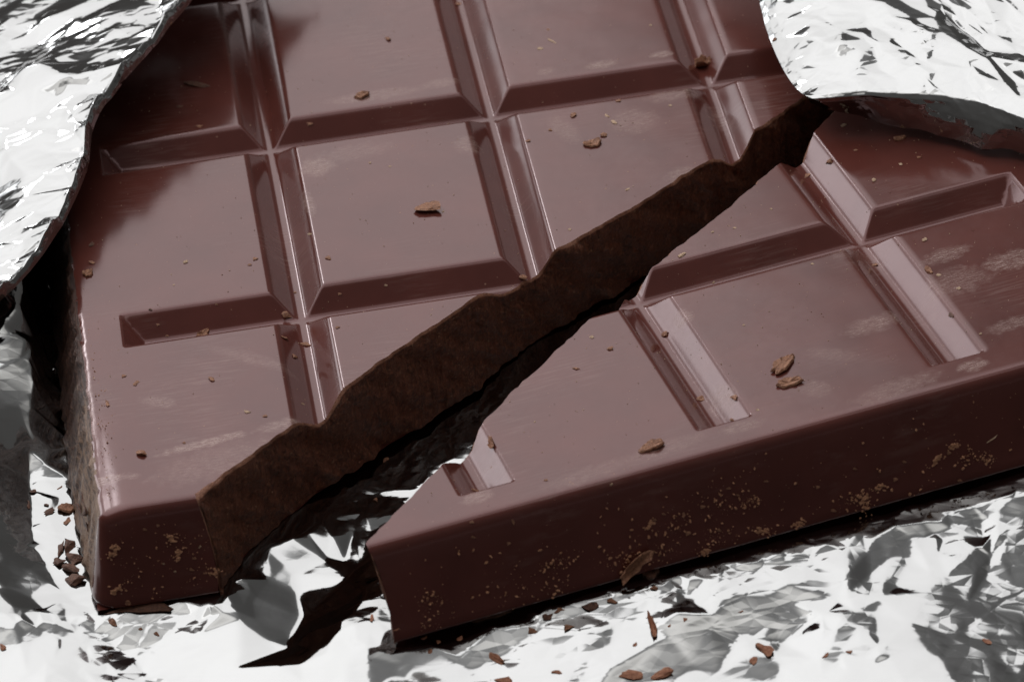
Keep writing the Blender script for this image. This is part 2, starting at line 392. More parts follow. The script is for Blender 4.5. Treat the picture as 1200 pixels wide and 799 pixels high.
def build_piece(keep, mat_world, label, mats, seed):
    root = empty('chocolate_piece', mat_world, label, 'chocolate')
    nt = len(SH_TOP)
    s = crack_s(SH_V[:, 0], SH_V[:, 1], SH_V[:, 2], seed)
    V, F, src, cross = clip(SH_V, SH_TOP + SH_SIDE, s, keep)
    # squares: split along the middle of the grooves
    cen = np.array([V[f].mean(0) for f in F])
    cx = np.clip(np.floor(cen[:, 0]/PX) + 1, 0, 3).astype(int); cy = np.clip(np.floor(cen[:, 1]/PY) + 1, 0, 3).astype(int)
    left = np.array([k >= nt for k in src]) & (cen[:, 0] < LX) & (np.abs(cen[:, 0] - LX) > .8) & (cen[:, 1] > FY)
    Mw = np.array(mat_world)
    for c in range(4):
        for r in range(4):
            ids = np.nonzero((cx == c) & (cy == r))[0]
            if len(ids) < 3: continue
            v, f = compact(V, [F[k] for k in ids])
            me = mesh_of('square', v, f, [mats[0], mats[2]], [int(left[k]) for k in ids])
            link('square', me, root)
    # broken face: columns hung from the crack edge
    cr = V[cross]; t = cr[:, 0]*DIR[0] + cr[:, 1]*DIR[1]
    o = np.argsort(t); cr, t = cr[o], t[o]
    q = np.concatenate([[True], np.diff(t) > 1e-4]); cr, t = cr[q], t[q]
    n = len(t); NR = 34
    fr = np.concatenate([[0, .012, .03], np.linspace(.03, 1, NR - 2)[1:]])
    rs = np.random.RandomState(seed + 5)
    W = np.zeros((NR, n, 3))
    f0 = np.interp(t, CT, CN) + wob(t, seed, .16)
    waves = [(rs.uniform(.3, 1.1)*k, rs.uniform(.15, .8)*k, rs.uniform(0, 7), .16/k) for k in (1, 1, 1, 2, 2, 2, 3.5, 3.5, 3.5, 6, 6, 6, 9, 9)]
    for i, a in enumerate(fr):
        z = cr[:, 2]*(1 - a) + (-T)*a
        dsp = np.zeros(n)
        for wt, wz, ph, am in waves:
            dsp += am*np.sin(wt*t + wz*z*1.6 + ph + 1.2*np.sin(.31*t + .4*z))
        env = np.clip((cr[:, 2] - z)/1.2, 0, 1)
        lip = .16*np.clip((cr[:, 2] - z)/.25, 0, 1)
        nn = f0 + bulge(t, np.clip(-z/T, 0, 1)) + dsp*env*.95 - keep*lip
        W[i, :, 0] = t*DIR[0] + nn*NRM[0]; W[i, :, 1] = t*DIR[1] + nn*NRM[1]; W[i, :, 2] = z
    W[0] = cr
    lip_rows = 2
    k = np.arange((NR - 1)*(n - 1)); a = (k // (n - 1))*n + k % (n - 1)
    q = np.stack([a, a + n, a + n + 1, a + 1], 1) if keep > 0 else np.stack([a, a + 1, a + n + 1, a + n], 1)
    wf = q.tolist(); wv = W.reshape(-1, 3)
    link('broken_face', mesh_of('broken_face', wv, wf, [mats[1], M_LIP], [int(k < lip_rows*(n - 1)) for k in range(len(wf))]), root)
    # underside
    e = SIDE[-1][0]
    ux, uy = np.linspace(LX - e, RX_ + e, 70), np.linspace(FY - e, BY + e, 90)
    UX, UY = np.meshgrid(ux, uy); UV = np.stack([UX.ravel(), UY.ravel(), np.full(UX.size, -T)], 1)
    k = np.arange(69*89); a = (k // 69)*70 + k % 69
    uf = np.stack([a, a + 70, a + 71, a + 1], 1).tolist()
    v, f, _, _ = clip(UV, uf, crack_s(UV[:, 0], UV[:, 1], UV[:, 2], seed), keep)
    v, f = compact(v, f)
    link('underside', mesh_of('underside', v, f, mats[0]), root)
    allV = np.concatenate([V, wv]); allF = F + [[x + len(V) for x in g] for g in wf]
    wld = allV @ Mw[:3, :3].T + Mw[:3, 3]/S
    SURF['rear' if keep > 0 else 'front'] = (wld, allF)
    return root

M_LIP = crumb_material('fresh_lit_edge', (.20, .075, .044), (.42, .19, .115))  # crumbly fresh edge, its colour lightened to paint in a lit rim
M_BROKEN, M_SCRAPED = broken_material(), scraped_material()
M_REAR = chocolate('rear_chocolate', SCUFF_A)
M_FRONT = chocolate('front_chocolate', SCUFF_B)
M_REAR_MW = Matrix.Identity(4)
_c0 = Vector((.98604964, .16645155, .01833078)).normalized(); _c1 = Vector((-.16645155, .98604964, -.02388632))
_c2 = _c0.cross(_c1).normalized(); _c1 = _c2.cross(_c0)
M_FRONT_MW = Matrix(((_c0[0], _c1[0], _c2[0], 10.33112964*S), (_c0[1], _c1[1], _c2[1], -10.65147109*S), (_c0[2], _c1[2], _c2[2], -.47516574*S), (0, 0, 0, 1)))
rear = build_piece(1, M_REAR_MW, 'large dark chocolate piece behind the crack, its broken face towards the viewer', (M_REAR, M_BROKEN, M_SCRAPED), 11)
front = build_piece(-1, M_FRONT_MW, 'wedge of dark chocolate bar in front of the crack, its long dusty side towards us', (M_FRONT, M_BROKEN, M_FRONT), 23)

# ------------------------------------------------------------------ the foil wrapper
from mathutils.geometry import delaunay_2d_cdt
def crumple(u, v, seed, layers, ang=None, spread=PI):
    """random folds: each one a tent-shaped ridge or valley of limited length. layers: (count, length, width, height)"""
    rs = np.random.RandomState(seed)
    Hh = np.zeros((len(v), len(u)))
    for n, ln, wd, ht in layers:
        for _ in range(n):
            cu, cv = rs.uniform(u[0], u[-1]), rs.uniform(v[0], v[-1])
            an = rs.uniform(-spread, spread)*.5 + (ang or 0)
            l = ln*rs.uniform(.5, 1.5); wdt = wd*rs.uniform(.5, 1.5); h = ht*np.clip(rs.normal(), -1.9, 1.9)
            asym = rs.uniform(.45, 1.0); bend = rs.normal()*.25/l
            R = max(l, wdt)*1.05
            i0, i1 = np.searchsorted(u, (cu - R, cu + R)); j0, j1 = np.searchsorted(v, (cv - R, cv + R))
            if i1 - i0 < 2 or j1 - j0 < 2: continue
            du = u[None, i0:i1] - cu; dv = v[j0:j1, None] - cv
            a = du*math.cos(an) + dv*math.sin(an); b = -du*math.sin(an) + dv*math.cos(an)
            b = b + bend*a*a
            taper = np.clip(1 - (a/l)**2, 0, 1)
            w2 = wdt*(.45 + .55*taper)
            w2 = np.maximum(np.where(b > 0, w2, w2*asym), 1.6*abs(h) + .25)
            Hh[j0:j1, i0:i1] += h*taper*np.clip(1 - np.abs(b)/w2, 0, 1)
    return Hh

def facets(u, v, seed, spacing, ht, ang=0, stretch=1.0, with_points=False):
    """crumpled sheet as flat facets: random points at random heights, triangulated"""
    rs = np.random.RandomState(seed)
    ca, sa = math.cos(ang), math.sin(ang)
    sxx, syy = spacing*stretch, spacing/stretch
    cu, cv = (u[0] + u[-1])/2, (v[0] + v[-1])/2
    R = math.hypot(u[-1] - u[0], v[-1] - v[0])/2 + 2*sxx
    nu, nv = int(R/sxx) + 1, int(R/syy) + 1
    pts = []
    for i in range(-nu, nu + 1):
        for j in range(-nv, nv + 1):
            a, b = (i + .5*(j % 2) + rs.uniform(-.42, .42))*sxx, (j + rs.uniform(-.42, .42))*syy
            pts.append((cu + a*ca - b*sa, cv + a*sa + b*ca))
    P = [p for p in pts if u[0] - 2*sxx < p[0] < u[-1] + 2*sxx and v[0] - 2*sxx < p[1] < v[-1] + 2*sxx]
    vv, _, tri, *_r = delaunay_2d_cdt([Vector(p) for p in P], [], [], 0, 1e-6)
    h = rs.uniform(-1, 1, len(vv))*ht
    Z = np.zeros((len(v), len(u)))
    for t in tri:
        (x0, y0), (x1, y1), (x2, y2) = (vv[k] for k in t)
        i0, i1 = np.searchsorted(u, (min(x0, x1, x2), max(x0, x1, x2))); j0, j1 = np.searchsorted(v, (min(y0, y1, y2), max(y0, y1, y2)))
        if i1 <= i0 or j1 <= j0: continue
        det = (y1 - y2)*(x0 - x2) + (x2 - x1)*(y0 - y2)
        if abs(det) < 1e-9: continue
        X_, Y_ = u[None, i0:i1], v[j0:j1, None]
        l0 = ((y1 - y2)*(X_ - x2) + (x2 - x1)*(Y_ - y2))/det; l1 = ((y2 - y0)*(X_ - x2) + (x0 - x2)*(Y_ - y2))/det; l2 = 1 - l0 - l1
        m = (l0 >= -1e-9) & (l1 >= -1e-9) & (l2 >= -1e-9)
        w = h[t[0]]*l0 + h[t[1]]*l1 + h[t[2]]*l2
        Z[j0:j1, i0:i1] = np.where(m, w, Z[j0:j1, i0:i1])
    if with_points: return Z, np.array([v_[:] for v_ in vv])
    return Z

def seg_dist(X, Y, poly):
    """distance to a polyline, signed: + on its left-hand side, and the place along it"""
    best = np.full(X.shape, 1e9); sg = np.zeros(X.shape); al = np.zeros(X.shape); s0 = 0
    for (ax, ay), (bx, by) in zip(poly, poly[1:]):
        dx, dy = bx - ax, by - ay; L2 = dx*dx + dy*dy; L1 = math.sqrt(L2)
        t = np.clip(((X - ax)*dx + (Y - ay)*dy)/L2, 0, 1)
        d = np.hypot(X - ax - t*dx, Y - ay - t*dy)
        m = d < best - 1e-6
        best = np.where(m, d, best); sg = np.where(m, np.sign(dx*(Y - ay) - dy*(X - ax)), sg); al = np.where(m, s0 + t*L1, al)
        s0 += L1
    return best*sg, al
def sstep(x, a, b):
    t = np.clip((x - a)/(b - a), 0, 1); return t*t*(3 - 2*t)

wrapper = empty('foil_wrapper', Matrix.Translation((0, 0, -.0108)), 'crumpled silver foil wrapper spread open under the broken chocolate bar', 'foil')
WI = wrapper.matrix_world.inverted()
M_FOIL = foil_material('foil', .345, .06, .003, .72)
M_FOIL_FLAP = foil_material('foil_flap', .345, .05, .003, 1.6)

def grid_faces(nx, ny):
    k = np.arange((nx - 1)*(ny - 1)); a = (k // (nx - 1))*nx + k % (nx - 1)
    return np.stack([a, a + 1, a + 1 + nx, a + nx], 1).tolist()
def relax(V, F, levels, rounds):
    """split every facet and let the folds round off a little, as thin metal does"""
    V, F = np.asarray(V, float), np.asarray(F, int)
    for _ in range(levels):
        e = np.sort(np.concatenate([F[:, [0, 1]], F[:, [1, 2]], F[:, [2, 0]]]), axis=1)
        u_, inv = np.unique(e, axis=0, return_inverse=True); inv = inv.ravel()
        m = len(V) + inv; n = len(F); a, b, c = m[:n], m[n:2*n], m[2*n:]
        V = np.concatenate([V, (V[u_[:, 0]] + V[u_[:, 1]])/2])
        F = np.concatenate([np.stack(q_, 1) for q_ in ((F[:, 0], a, c), (a, F[:, 1], b), (c, b, F[:, 2]), (a, b, c))])
    e = np.concatenate([F[:, [0, 1]], F[:, [1, 2]], F[:, [2, 0]]]); es = np.sort(e, axis=1)
    u_, cnt = np.unique(es, axis=0, return_counts=True)
    fix = np.zeros(len(V), bool); fix[u_[cnt == 1].ravel()] = True
    for _ in range(rounds):
        acc = np.zeros_like(V); w_ = np.zeros(len(V))
        for k in (0, 1):
            np.add.at(acc, u_[:, k], V[u_[:, 1 - k]]); np.add.at(w_, u_[:, k], 1)
        A_ = acc/np.maximum(w_, 1)[:, None]
        V = np.where(fix[:, None], V, V*.45 + A_*.55)
    return V, F.tolist()
def foil_part(name, V, F, mat):
    V, F = relax(V, F, 3, 2)
    me = mesh_of(name, np.asarray(V) - np.array((0, 0, -10.8)), F, mat)
    me.set_sharp_from_angle(angle=CREASE)
    o = link(name, me, wrapper)
    SURF['foil_' + str(len(SURF))] = (np.asarray(V), F)
    return o

def scatter(u0, u1, v0, v1, spacing, seed, ang=0, stretch=1.0):
    """unevenly spread points, about one per spacing"""
    rs = np.random.RandomState(seed); ca, sa = math.cos(ang), math.sin(ang); o = []
    sx, sy = spacing*stretch, spacing/stretch; R = math.hypot(u1 - u0, v1 - v0)/2; cu, cv = (u0 + u1)/2, (v0 + v1)/2
    for i in range(-int(R/sx) - 1, int(R/sx) + 2):
        for j in range(-int(R/sy) - 1, int(R/sy) + 2):
            a, b = (i + .5*(j % 2) + rs.uniform(-.48, .48))*sx, (j + rs.uniform(-.48, .48))*sy
            o.append((cu + a*ca - b*sa, cv + a*sa + b*ca))
    o = np.array(o)
    return o[(o[:, 0] >= u0) & (o[:, 0] <= u1) & (o[:, 1] >= v0) & (o[:, 1] <= v1)]
def thin(P, r):
    """drop points closer than r to an earlier one"""
    seen, keep = {}, []
    for k, (a, b) in enumerate(P):
        i, j = int(a//r), int(b//r); ok = True
        for x in (i - 1, i, i + 1):
            for y in (j - 1, j, j + 1):
                q = seen.get((x, y))
                if q is not None and (P[q][0] - a)**2 + (P[q][1] - b)**2 < r*r: ok = False
        if ok: seen[(i, j)] = k; keep.append(k)
    return P[keep]
def sample(u, v, Z, P):
    """bilinear look-up in a grid"""
    i = np.clip(np.searchsorted(u, P[:, 0]) - 1, 0, len(u) - 2); j = np.clip(np.searchsorted(v, P[:, 1]) - 1, 0, len(v) - 2)
    a = np.clip((P[:, 0] - u[i])/(u[i + 1] - u[i]), 0, 1); b = np.clip((P[:, 1] - v[j])/(v[j + 1] - v[j]), 0, 1)
    if Z.ndim == 3: a, b = a[:, None], b[:, None]
    return Z[j, i]*(1 - a)*(1 - b) + Z[j, i + 1]*a*(1 - b) + Z[j + 1, i]*(1 - a)*b + Z[j + 1, i + 1]*a*b
def triangles(P):
    vv, _, tri, *_r = delaunay_2d_cdt([Vector((float(a), float(b))) for a, b in P], [], [], 0, 1e-7)
    return np.array([v_[:] for v_ in vv]), [list(t) for t in tri]
CREASE = math.radians(24)

# --- the sheet the bar lies on
def lines(parts):
    out = []
    for a, b, st in parts: out += list(np.arange(a, b, st))
    return np.array(out + [parts[-1][1]])
CURB = [(-24.5, 60), (-25.3, 42.5), (-26.2, 33.6), (-27.4, 17.3), (-29.4, -2.7), (-30.7, -10.2), (-30.8, -20.7), (-28.6, -28.6), (-25.1, -34.9), (-20.5, -42), (-16, -52)]
def resample2(poly, st):
    P_ = np.array(poly, float); l_ = np.concatenate([[0], np.cumsum(np.hypot(*np.diff(P_, axis=0).T))]); q_ = np.arange(0, l_[-1], st)
    return np.stack([np.interp(q_, l_, P_[:, 0]), np.interp(q_, l_, P_[:, 1])], 1)
ux, uy = np.arange(-60, 104, .5), np.arange(-84, 46, .5)
big, P1 = facets(ux, uy, 3, 8.0, .46, .25, 1.35, True)
big += facets(ux, uy, 14, 15.0, .55, .25, 1.2)
crm = crumple(ux, uy, 3, [(170, 10, 1.8, .26), (350, 5, 1.2, .10)])
PTS = [P1]
def near(P): return np.minimum(-34.2 - P[:, 1], 99), -((P[:, 1] + 10.65) - .1665*(P[:, 0] - 10.3)) - 34.2
q = scatter(-48, 92, -74, 34, 3.0, 31, .3, 1.25); PTS.append(q)
q = scatter(-48, 92, -74, 34, 1.5, 32, .3, 1.1)
k = np.sin(q[:, 0]*.21 + 1.3)*np.sin(q[:, 1]*.27 + .4) + .35*np.sin(q[:, 0]*.6 + q[:, 1]*.5) > .42
PTS.append(q[k])                                                       # finely crinkled patches
cl_ = resample2(CURB, 1.2); PTS.append(cl_); PTS.append(cl_ + (-4.5, 1.5))
q = scatter(-48, 92, -44, 30, 1.05, 33); eA, eB = near(q); e = np.where(q[:, 0] < -9, eA, eB)
PTS.append(q[((e > -2.5) & (e < 3.0))])
PTS.append(scatter(-115, 150, -120, 150, 9.0, 34))
P = thin(np.concatenate(PTS), .55)
inn = (P[:, 0] > ux[0] + 1) & (P[:, 0] < ux[-1] - 1) & (P[:, 1] > uy[0] + 1) & (P[:, 1] < uy[-1] - 1)
P, TRI = triangles(P)
X, Y = P[:, 0], P[:, 1]
rs = np.random.RandomState(9)
big = sample(ux, uy, big + crm, P) + rs.uniform(-1, 1, len(P))*np.where(rs.uniform(0, 1, len(P)) < .6, .025, .085)
Hs = np.full(X.shape, -10.8)
# distance in front of the bar's front edge (two pieces at an angle)
dA = -34.2 - Y; dB = -((Y + 10.65) - .1665*(X - 10.3)) - 31.6 - 2.6
edge = dA + (dB - dA)*sstep(X, -17, 0)
edge = np.minimum(edge, 60)
start = np.interp(X, (15, 32, 55), (-.2, 1.4, 3.4))
e_ = np.clip(edge - start, 0, 60)
drop = np.where(e_ < 4, (.44 - .12*sstep(X, 25, 40))*e_ - .025*e_**2, 1.36 - .48*sstep(X, 25, 40) + .24*(e_ - 4))
Hs -= drop
Hs +=   .0045*np.clip(e_ - 10, 0, 60)**2
d, al = seg_dist(X, Y, CURB)
out = -d                                     # + on the outer (left) side
LEN = al.max()
hmax = np.interp(al, [0, 26, 43, 63, 70, 81, 89, 96, 105, LEN], [3, 3, 3, 3.0, 4.2, 2.6, 1.6, 1.2, .8, .3])
wid = np.interp(al, [0, 43, 58, 66, 76, 82, 95, LEN], [17, 16, 14, 6, 5, 6, 8, 9])
curb = hmax*np.clip(out/wid, 0, 1)
curb *= np.where(out > wid, np.exp(-np.clip(out - wid, 0, 99)/16), 1)
Hs += np.where(out > 0, curb, 0)
Hs += .42*np.clip(Y + 10, 0, 22)*sstep(-X, 25.3, 28.8)*np.exp(-np.clip(-X - 42, 0, 99)/14)
# the wrapper follows the slightly raised right end of the front piece, and climbs a little beside the rear piece
Bm = np.array(M_FRONT_MW.inverted()); Xb = Bm[0, 0]*X + Bm[0, 1]*Y + Bm[0, 3]/S; Yb = Bm[1, 0]*X + Bm[1, 1]*Y + Bm[1, 3]/S
bot_b = .01833*Xb - .02389*Yb - .475 - T
Hs += np.clip(bot_b + T - .1, 0, 2)*sstep(X, 5, 40)*sstep(Y, -75, -30)*sstep(-edge, -12, 2)*sstep(-Y, -2, 14)
Hs += .035*np.clip(Y + 32, 0, 45)*sstep(-X, 24.5, 29.5)*(d > -20)*sstep(edge, 4, -4)
wt = .35*sstep(edge, -.5, .5) + .65*sstep(edge, 0, 5)
lft = sstep(out, .3, 3)*np.interp(al, [0, 60, 75, LEN], [.45, .45, .8, 1])
gap = (1.25 - .7*sstep(X, 6, 18))*sstep(X, -20, -13)*(1 - wt)
wt = np.maximum(np.maximum(wt, lft), gap)
floor_l = (out < 0)*(X < -20)*(edge < 0)
wt = np.where(floor_l, .12, wt)
Hs += big*wt
# under the two pieces the sheet stays below the bar; in the gap it is free
nd = -crack_s(X, Y, np.full_like(X, -T), 11)            # how far in front of the rear piece's broken foot
valley = .27*np.clip(np.minimum(nd - .2, (15 - nd)*1.3), 0, 9)*sstep(X, -17, -12)*sstep(-X, -26, -14)*sstep(-edge, -16, -5)
Hs += drop - np.maximum(drop, valley)
zz_ = np.full_like(X, -T)
mA = sstep(crack_s(X, Y, zz_, 11), -3.2, -.3)*sstep(X, LX - 6.5, LX - 4.5)*sstep(Y, FY - 5.4, FY - 2.6)
mB = sstep(-crack_s(Xb, Yb, zz_, 23), -3.2, -.3)*sstep(Yb, FY - 5.4, FY - 2.6)*sstep(-Xb, -RX_ - 5, -RX_ - 3)
Hs = Hs - np.maximum(Hs + 10.6, 0)*mA
Hs = Hs - np.maximum(Hs - bot_b + .08, 0)*mB
foil_part('sheet', np.stack([X, Y, Hs], 1), TRI, M_FOIL)

# --- flaps: a swept strip with folds along its normal
def resample(poly, n):
    P = np.array(poly, float); s = np.concatenate([[0], np.cumsum(np.linalg.norm(np.diff(P, axis=0), axis=1))])
    q = np.linspace(0, s[-1], n)
    R = np.stack([np.interp(q, s, P[:, k]) for k in range(3)], 1)
    k = np.hanning(9); k /= k.sum()
    for c in range(3):
        pad = np.concatenate([2*R[0, c] - R[4:0:-1, c], R[:, c], 2*R[-1, c] - R[-2:-6:-1, c]])
        R[:, c] = np.convolve(pad, k, 'valid')
    return R, q
def normals(G):
    du = np.gradient(G, axis=1); dv = np.gradient(G, axis=0)
    n = np.cross(du, dv); return n/(np.linalg.norm(n, axis=2, keepdims=True) + 1e-9)

def flap_mesh(name, G, u, v, D, sets, fine, seed, sgn_row=-1):
    """cut a swept strip G(v, u) into facets and push them out along its normal by the fold heights D"""
    N_ = normals(G); N_ = N_*np.sign(N_[sgn_row, 0, 2])
    P = thin(np.concatenate(sets), fine)
    P, T_ = triangles(P)
    rs = np.random.RandomState(seed)
    am = sample(u, v, AMP, P)
    h = sample(u, v, D*AMP, P) + am*rs.uniform(-1, 1, len(P))*np.where(rs.uniform(0, 1, len(P)) < .6, .03, .115)
    V = sample(u, v, G, P) + sample(u, v, N_, P)*h[:, None]
    return foil_part(name, V, T_, M_FOIL_FLAP)
def border(u0, u1, v0, v1, st):
    a, b = np.arange(u0, u1, st), np.arange(v0, v1, st)
    return np.concatenate([np.stack([a, a*0 + v0], 1), np.stack([a, a*0 + v1], 1), np.stack([b*0 + u0, b], 1), np.stack([b*0 + u1, b], 1), [(u1, v1)]])

# left flap: turned up over the edge of the bar, its crest leaning over the squares
RIDGE = [(-39, .5, 0.4), (-34.9, 3.4, 2.0), (-30.9, 6.0, 3.4), (-27.4, 10.2, 4.4), (-24.8, 14.2, 5.2), (-22.0, 20.6, 6.2), (-20.6, 24.3, 7.0), (-19.6, 30.2, 8.2), (-18.3, 33.1, 9.0),
         (-15.2, 37.4, 9.8), (-11.4, 43.1, 10.3), (-7.7, 49.0, 10.8), (-4.0, 55.5, 11.0), (3.1, 67.9, 11.0), (9, 78, 11)]
R0, su = resample(RIDGE, 240)
sv = np.concatenate([-np.linspace(1.8, 0, 14)[:-1], np.linspace(0, 58, 170)])
G = np.zeros((len(sv), len(su), 3))
# across: under the crest the sheet goes down and back to the bar's edge; beyond it runs out to the left
for j, t in enumerate(sv):
    if t < 0:
        q = -t
        lift = np.clip((R0[:, 2] + 5)/12, 0.05, 1)
        over = np.array((1.0, -.35, 0))
        roll = .45*math.sin(min(q/2.2, 1)*PI*.5)*np.clip(1.9 - q*.42, -3, 1)
        G[j] = R0 + over[None]*(roll*lift)[:, None] + np.array((0, 0, -1.0))[None]*(min(q, 9)*lift*.85)[:, None]
    else:
        k = 1 - math.exp(-t/2.0)
        G[j] = R0 + np.array((-.965, .20, 0))[None]*t + np.array((0, 0, 1))*(-.22*min(t, 18) - .10*max(t - 18, 0) + .15*k)
AMP = np.repeat(np.clip((sv + .6)/1.8, 0, 1)[:, None], len(su), 1)
D, P1 = facets(su, sv, 8, 7.5, 1.0, .25, 1.35, True)
D += crumple(su, sv, 8, [(40, 16, 4, .7), (90, 9, 2, .35), (120, 4, 1.2, .12)])
edge_w = .30*np.sin(su/1.5 + 1) + .22*np.sin(su/.83 + 2) + .12*np.sin(su/.41)
G[:, :, 2] += edge_w[None]*np.exp(-(sv/1.6)**2)[:, None]
u0, u1, v0, v1 = su[0], su[-1], sv[0], sv[-1]
row = np.arange(u0 + .4, u1, .75)
k = (P1[:, 0] > u0) & (P1[:, 0] < u1) & (P1[:, 1] > 1) & (P1[:, 1] < v1)
q = scatter(u0, u1, .8, 40, 1.4, 41, .2, 1.25); q = q[np.sin(q[:, 0]*.3 + 2)*np.sin(q[:, 1]*.35 + .4) > .25]
flap_mesh('flap', G, su, sv, D, [border(u0, u1, v0, v1, 1.5)] + [np.stack([row, row*0 + y_], 1) for y_ in (-1.1, -.45, 0, .5)] + [P1[k], scatter(u0, u1, .8, v1, 2.9, 42, .2, 1.3), q], .42, 43)

# right flap: folded back over the far right squares, front rolled under
FOLD = [(58.4, 17.5, 5.0), (61.3, 16.5, 5.3), (64.4, 15.5, 5.6), (66.6, 14.7, 5.4), (69.2, 13.6, 5.5), (72.1, 12.2, 5.6), (75.8, 9.8, 5.5), (79.5, 5.7, 5.3), (83.9, 0.9, 5.3), (88.9, -4.9, 5.3), (97, -16, 5.3)]
LIP = [(58.9, 19.7, 3.2), (61.2, 19.2, 1.8), (64.5, 17.2, 1.7), (67.5, 15.1, 1.6), (70.2, 12.6, 2.0), (72.3, 11.2, 1.6), (75.2, 7.6, 1.5), (77.8, 6.6, 2.0), (79.3, 5.1, 1.7), (83.8, 0.8, 1.6), (89.0, -4.2, 1.6), (97, -13, 1.6)]
F0, fu = resample(FOLD, 300); L0, _ = resample(LIP, 300)
fv = np.concatenate([-np.linspace(4, 0, 22)[:-1], np.linspace(0, 62, 230)])
G = np.zeros((len(fv), len(fu), 3))
back = np.array((-.03, .90, 0))
corner = np.exp(-fu/3.0)
for j, t in enumerate(fv):
    if t < 0:
        q = -t/4
        mid = F0*(1 - q) + L0*q
        G[j] = mid + np.array((0, -1, .35))[None]*(.35*math.sin(q*PI))
    else:
        zz = np.full(len(fu), (.5*(1 - math.exp(-t/.5)) + .20*t))
        fan = np.clip(1 - fu/22, 0, 1)*(-.015*t) - 1.25*max(math.sin(PI*min(t, 26)/26), 0)**.8*np.exp(-fu/9)
        G[j] = F0 + back[None]*t + np.stack([fan, fan*0, zz], 1)
        G[j, :, 2] -= corner*(2.2*(1 - math.exp(-t/3)) + .02*t)
AMP = (.28 + .72*np.clip((fv - .5)/5, 0, 1))[:, None]*(np.clip(fu/3, 0.3, 1))[None]
D, P1 = facets(fu, fv, 21, 6.5, .55, -.35, 1.6, True)
D += crumple(fu, fv, 21, [(40, 14, 3, .5), (110, 8, 1.5, .28), (420, 4, .9, .10)], -.45, PI*.6)
lip_w = (fv < 0)[:, None]*(crumple(fu, fv, 4, [(120, 3.5, 2.2, .45)]) + facets(fu, fv, 6, 3.0, .6))
G[:, :, 1] += lip_w*.5; G[:, :, 2] += lip_w*.3
u0, u1, v0, v1 = fu[0], fu[-1], fv[0], fv[-1]
row = np.arange(u0 + .4, u1, .8); col = np.arange(.5, v1, .8)
k = (P1[:, 0] > u0) & (P1[:, 0] < u1) & (P1[:, 1] > .5) & (P1[:, 1] < v1)
q = scatter(u0, u1, .8, 45, 1.15, 51, -.45, 1.5); q = q[np.sin(q[:, 0]*.33 + .5)*np.sin(q[:, 1]*.30 + 2.2) > .12]
flap_mesh('flap', G, fu, fv, D, [border(u0, u1, v0, v1, 1.2)] + [np.stack([row, row*0 + y_], 1) for y_ in (-3.1, -2.2, -1.3, -.6, 0, .5)] + [np.stack([col*0 + x_, col], 1) for x_ in (.5, 1.2)] + [P1[k], scatter(u0, u1, .8, v1, 2.4, 52, -.4, 1.6), q], .40, 53)

# --- the table under the wrapper
N = NT('table_paint')
N.l(N.mix(N.ramp(N.noise(.05, 4, .6), .3, .7), (.30, .30, .30), (.38, .375, .37)), N.b.inputs['Base Color']); set_in(N.b, Roughness=.6)
tv = [(x, y, z) for z in (-34, -64) for x, y in ((-900, -700), (900, -700), (900, 900), (-900, 900))]
tf = [[0, 1, 2, 3], [7, 6, 5, 4], [0, 4, 5, 1], [1, 5, 6, 2], [2, 6, 7, 3], [3, 7, 4, 0]]
tag(link('table_top', mesh_of('table_top', tv, tf, N.m, None, False)), 'plain grey table top under the foil wrapper', 'table', None, 'structure')

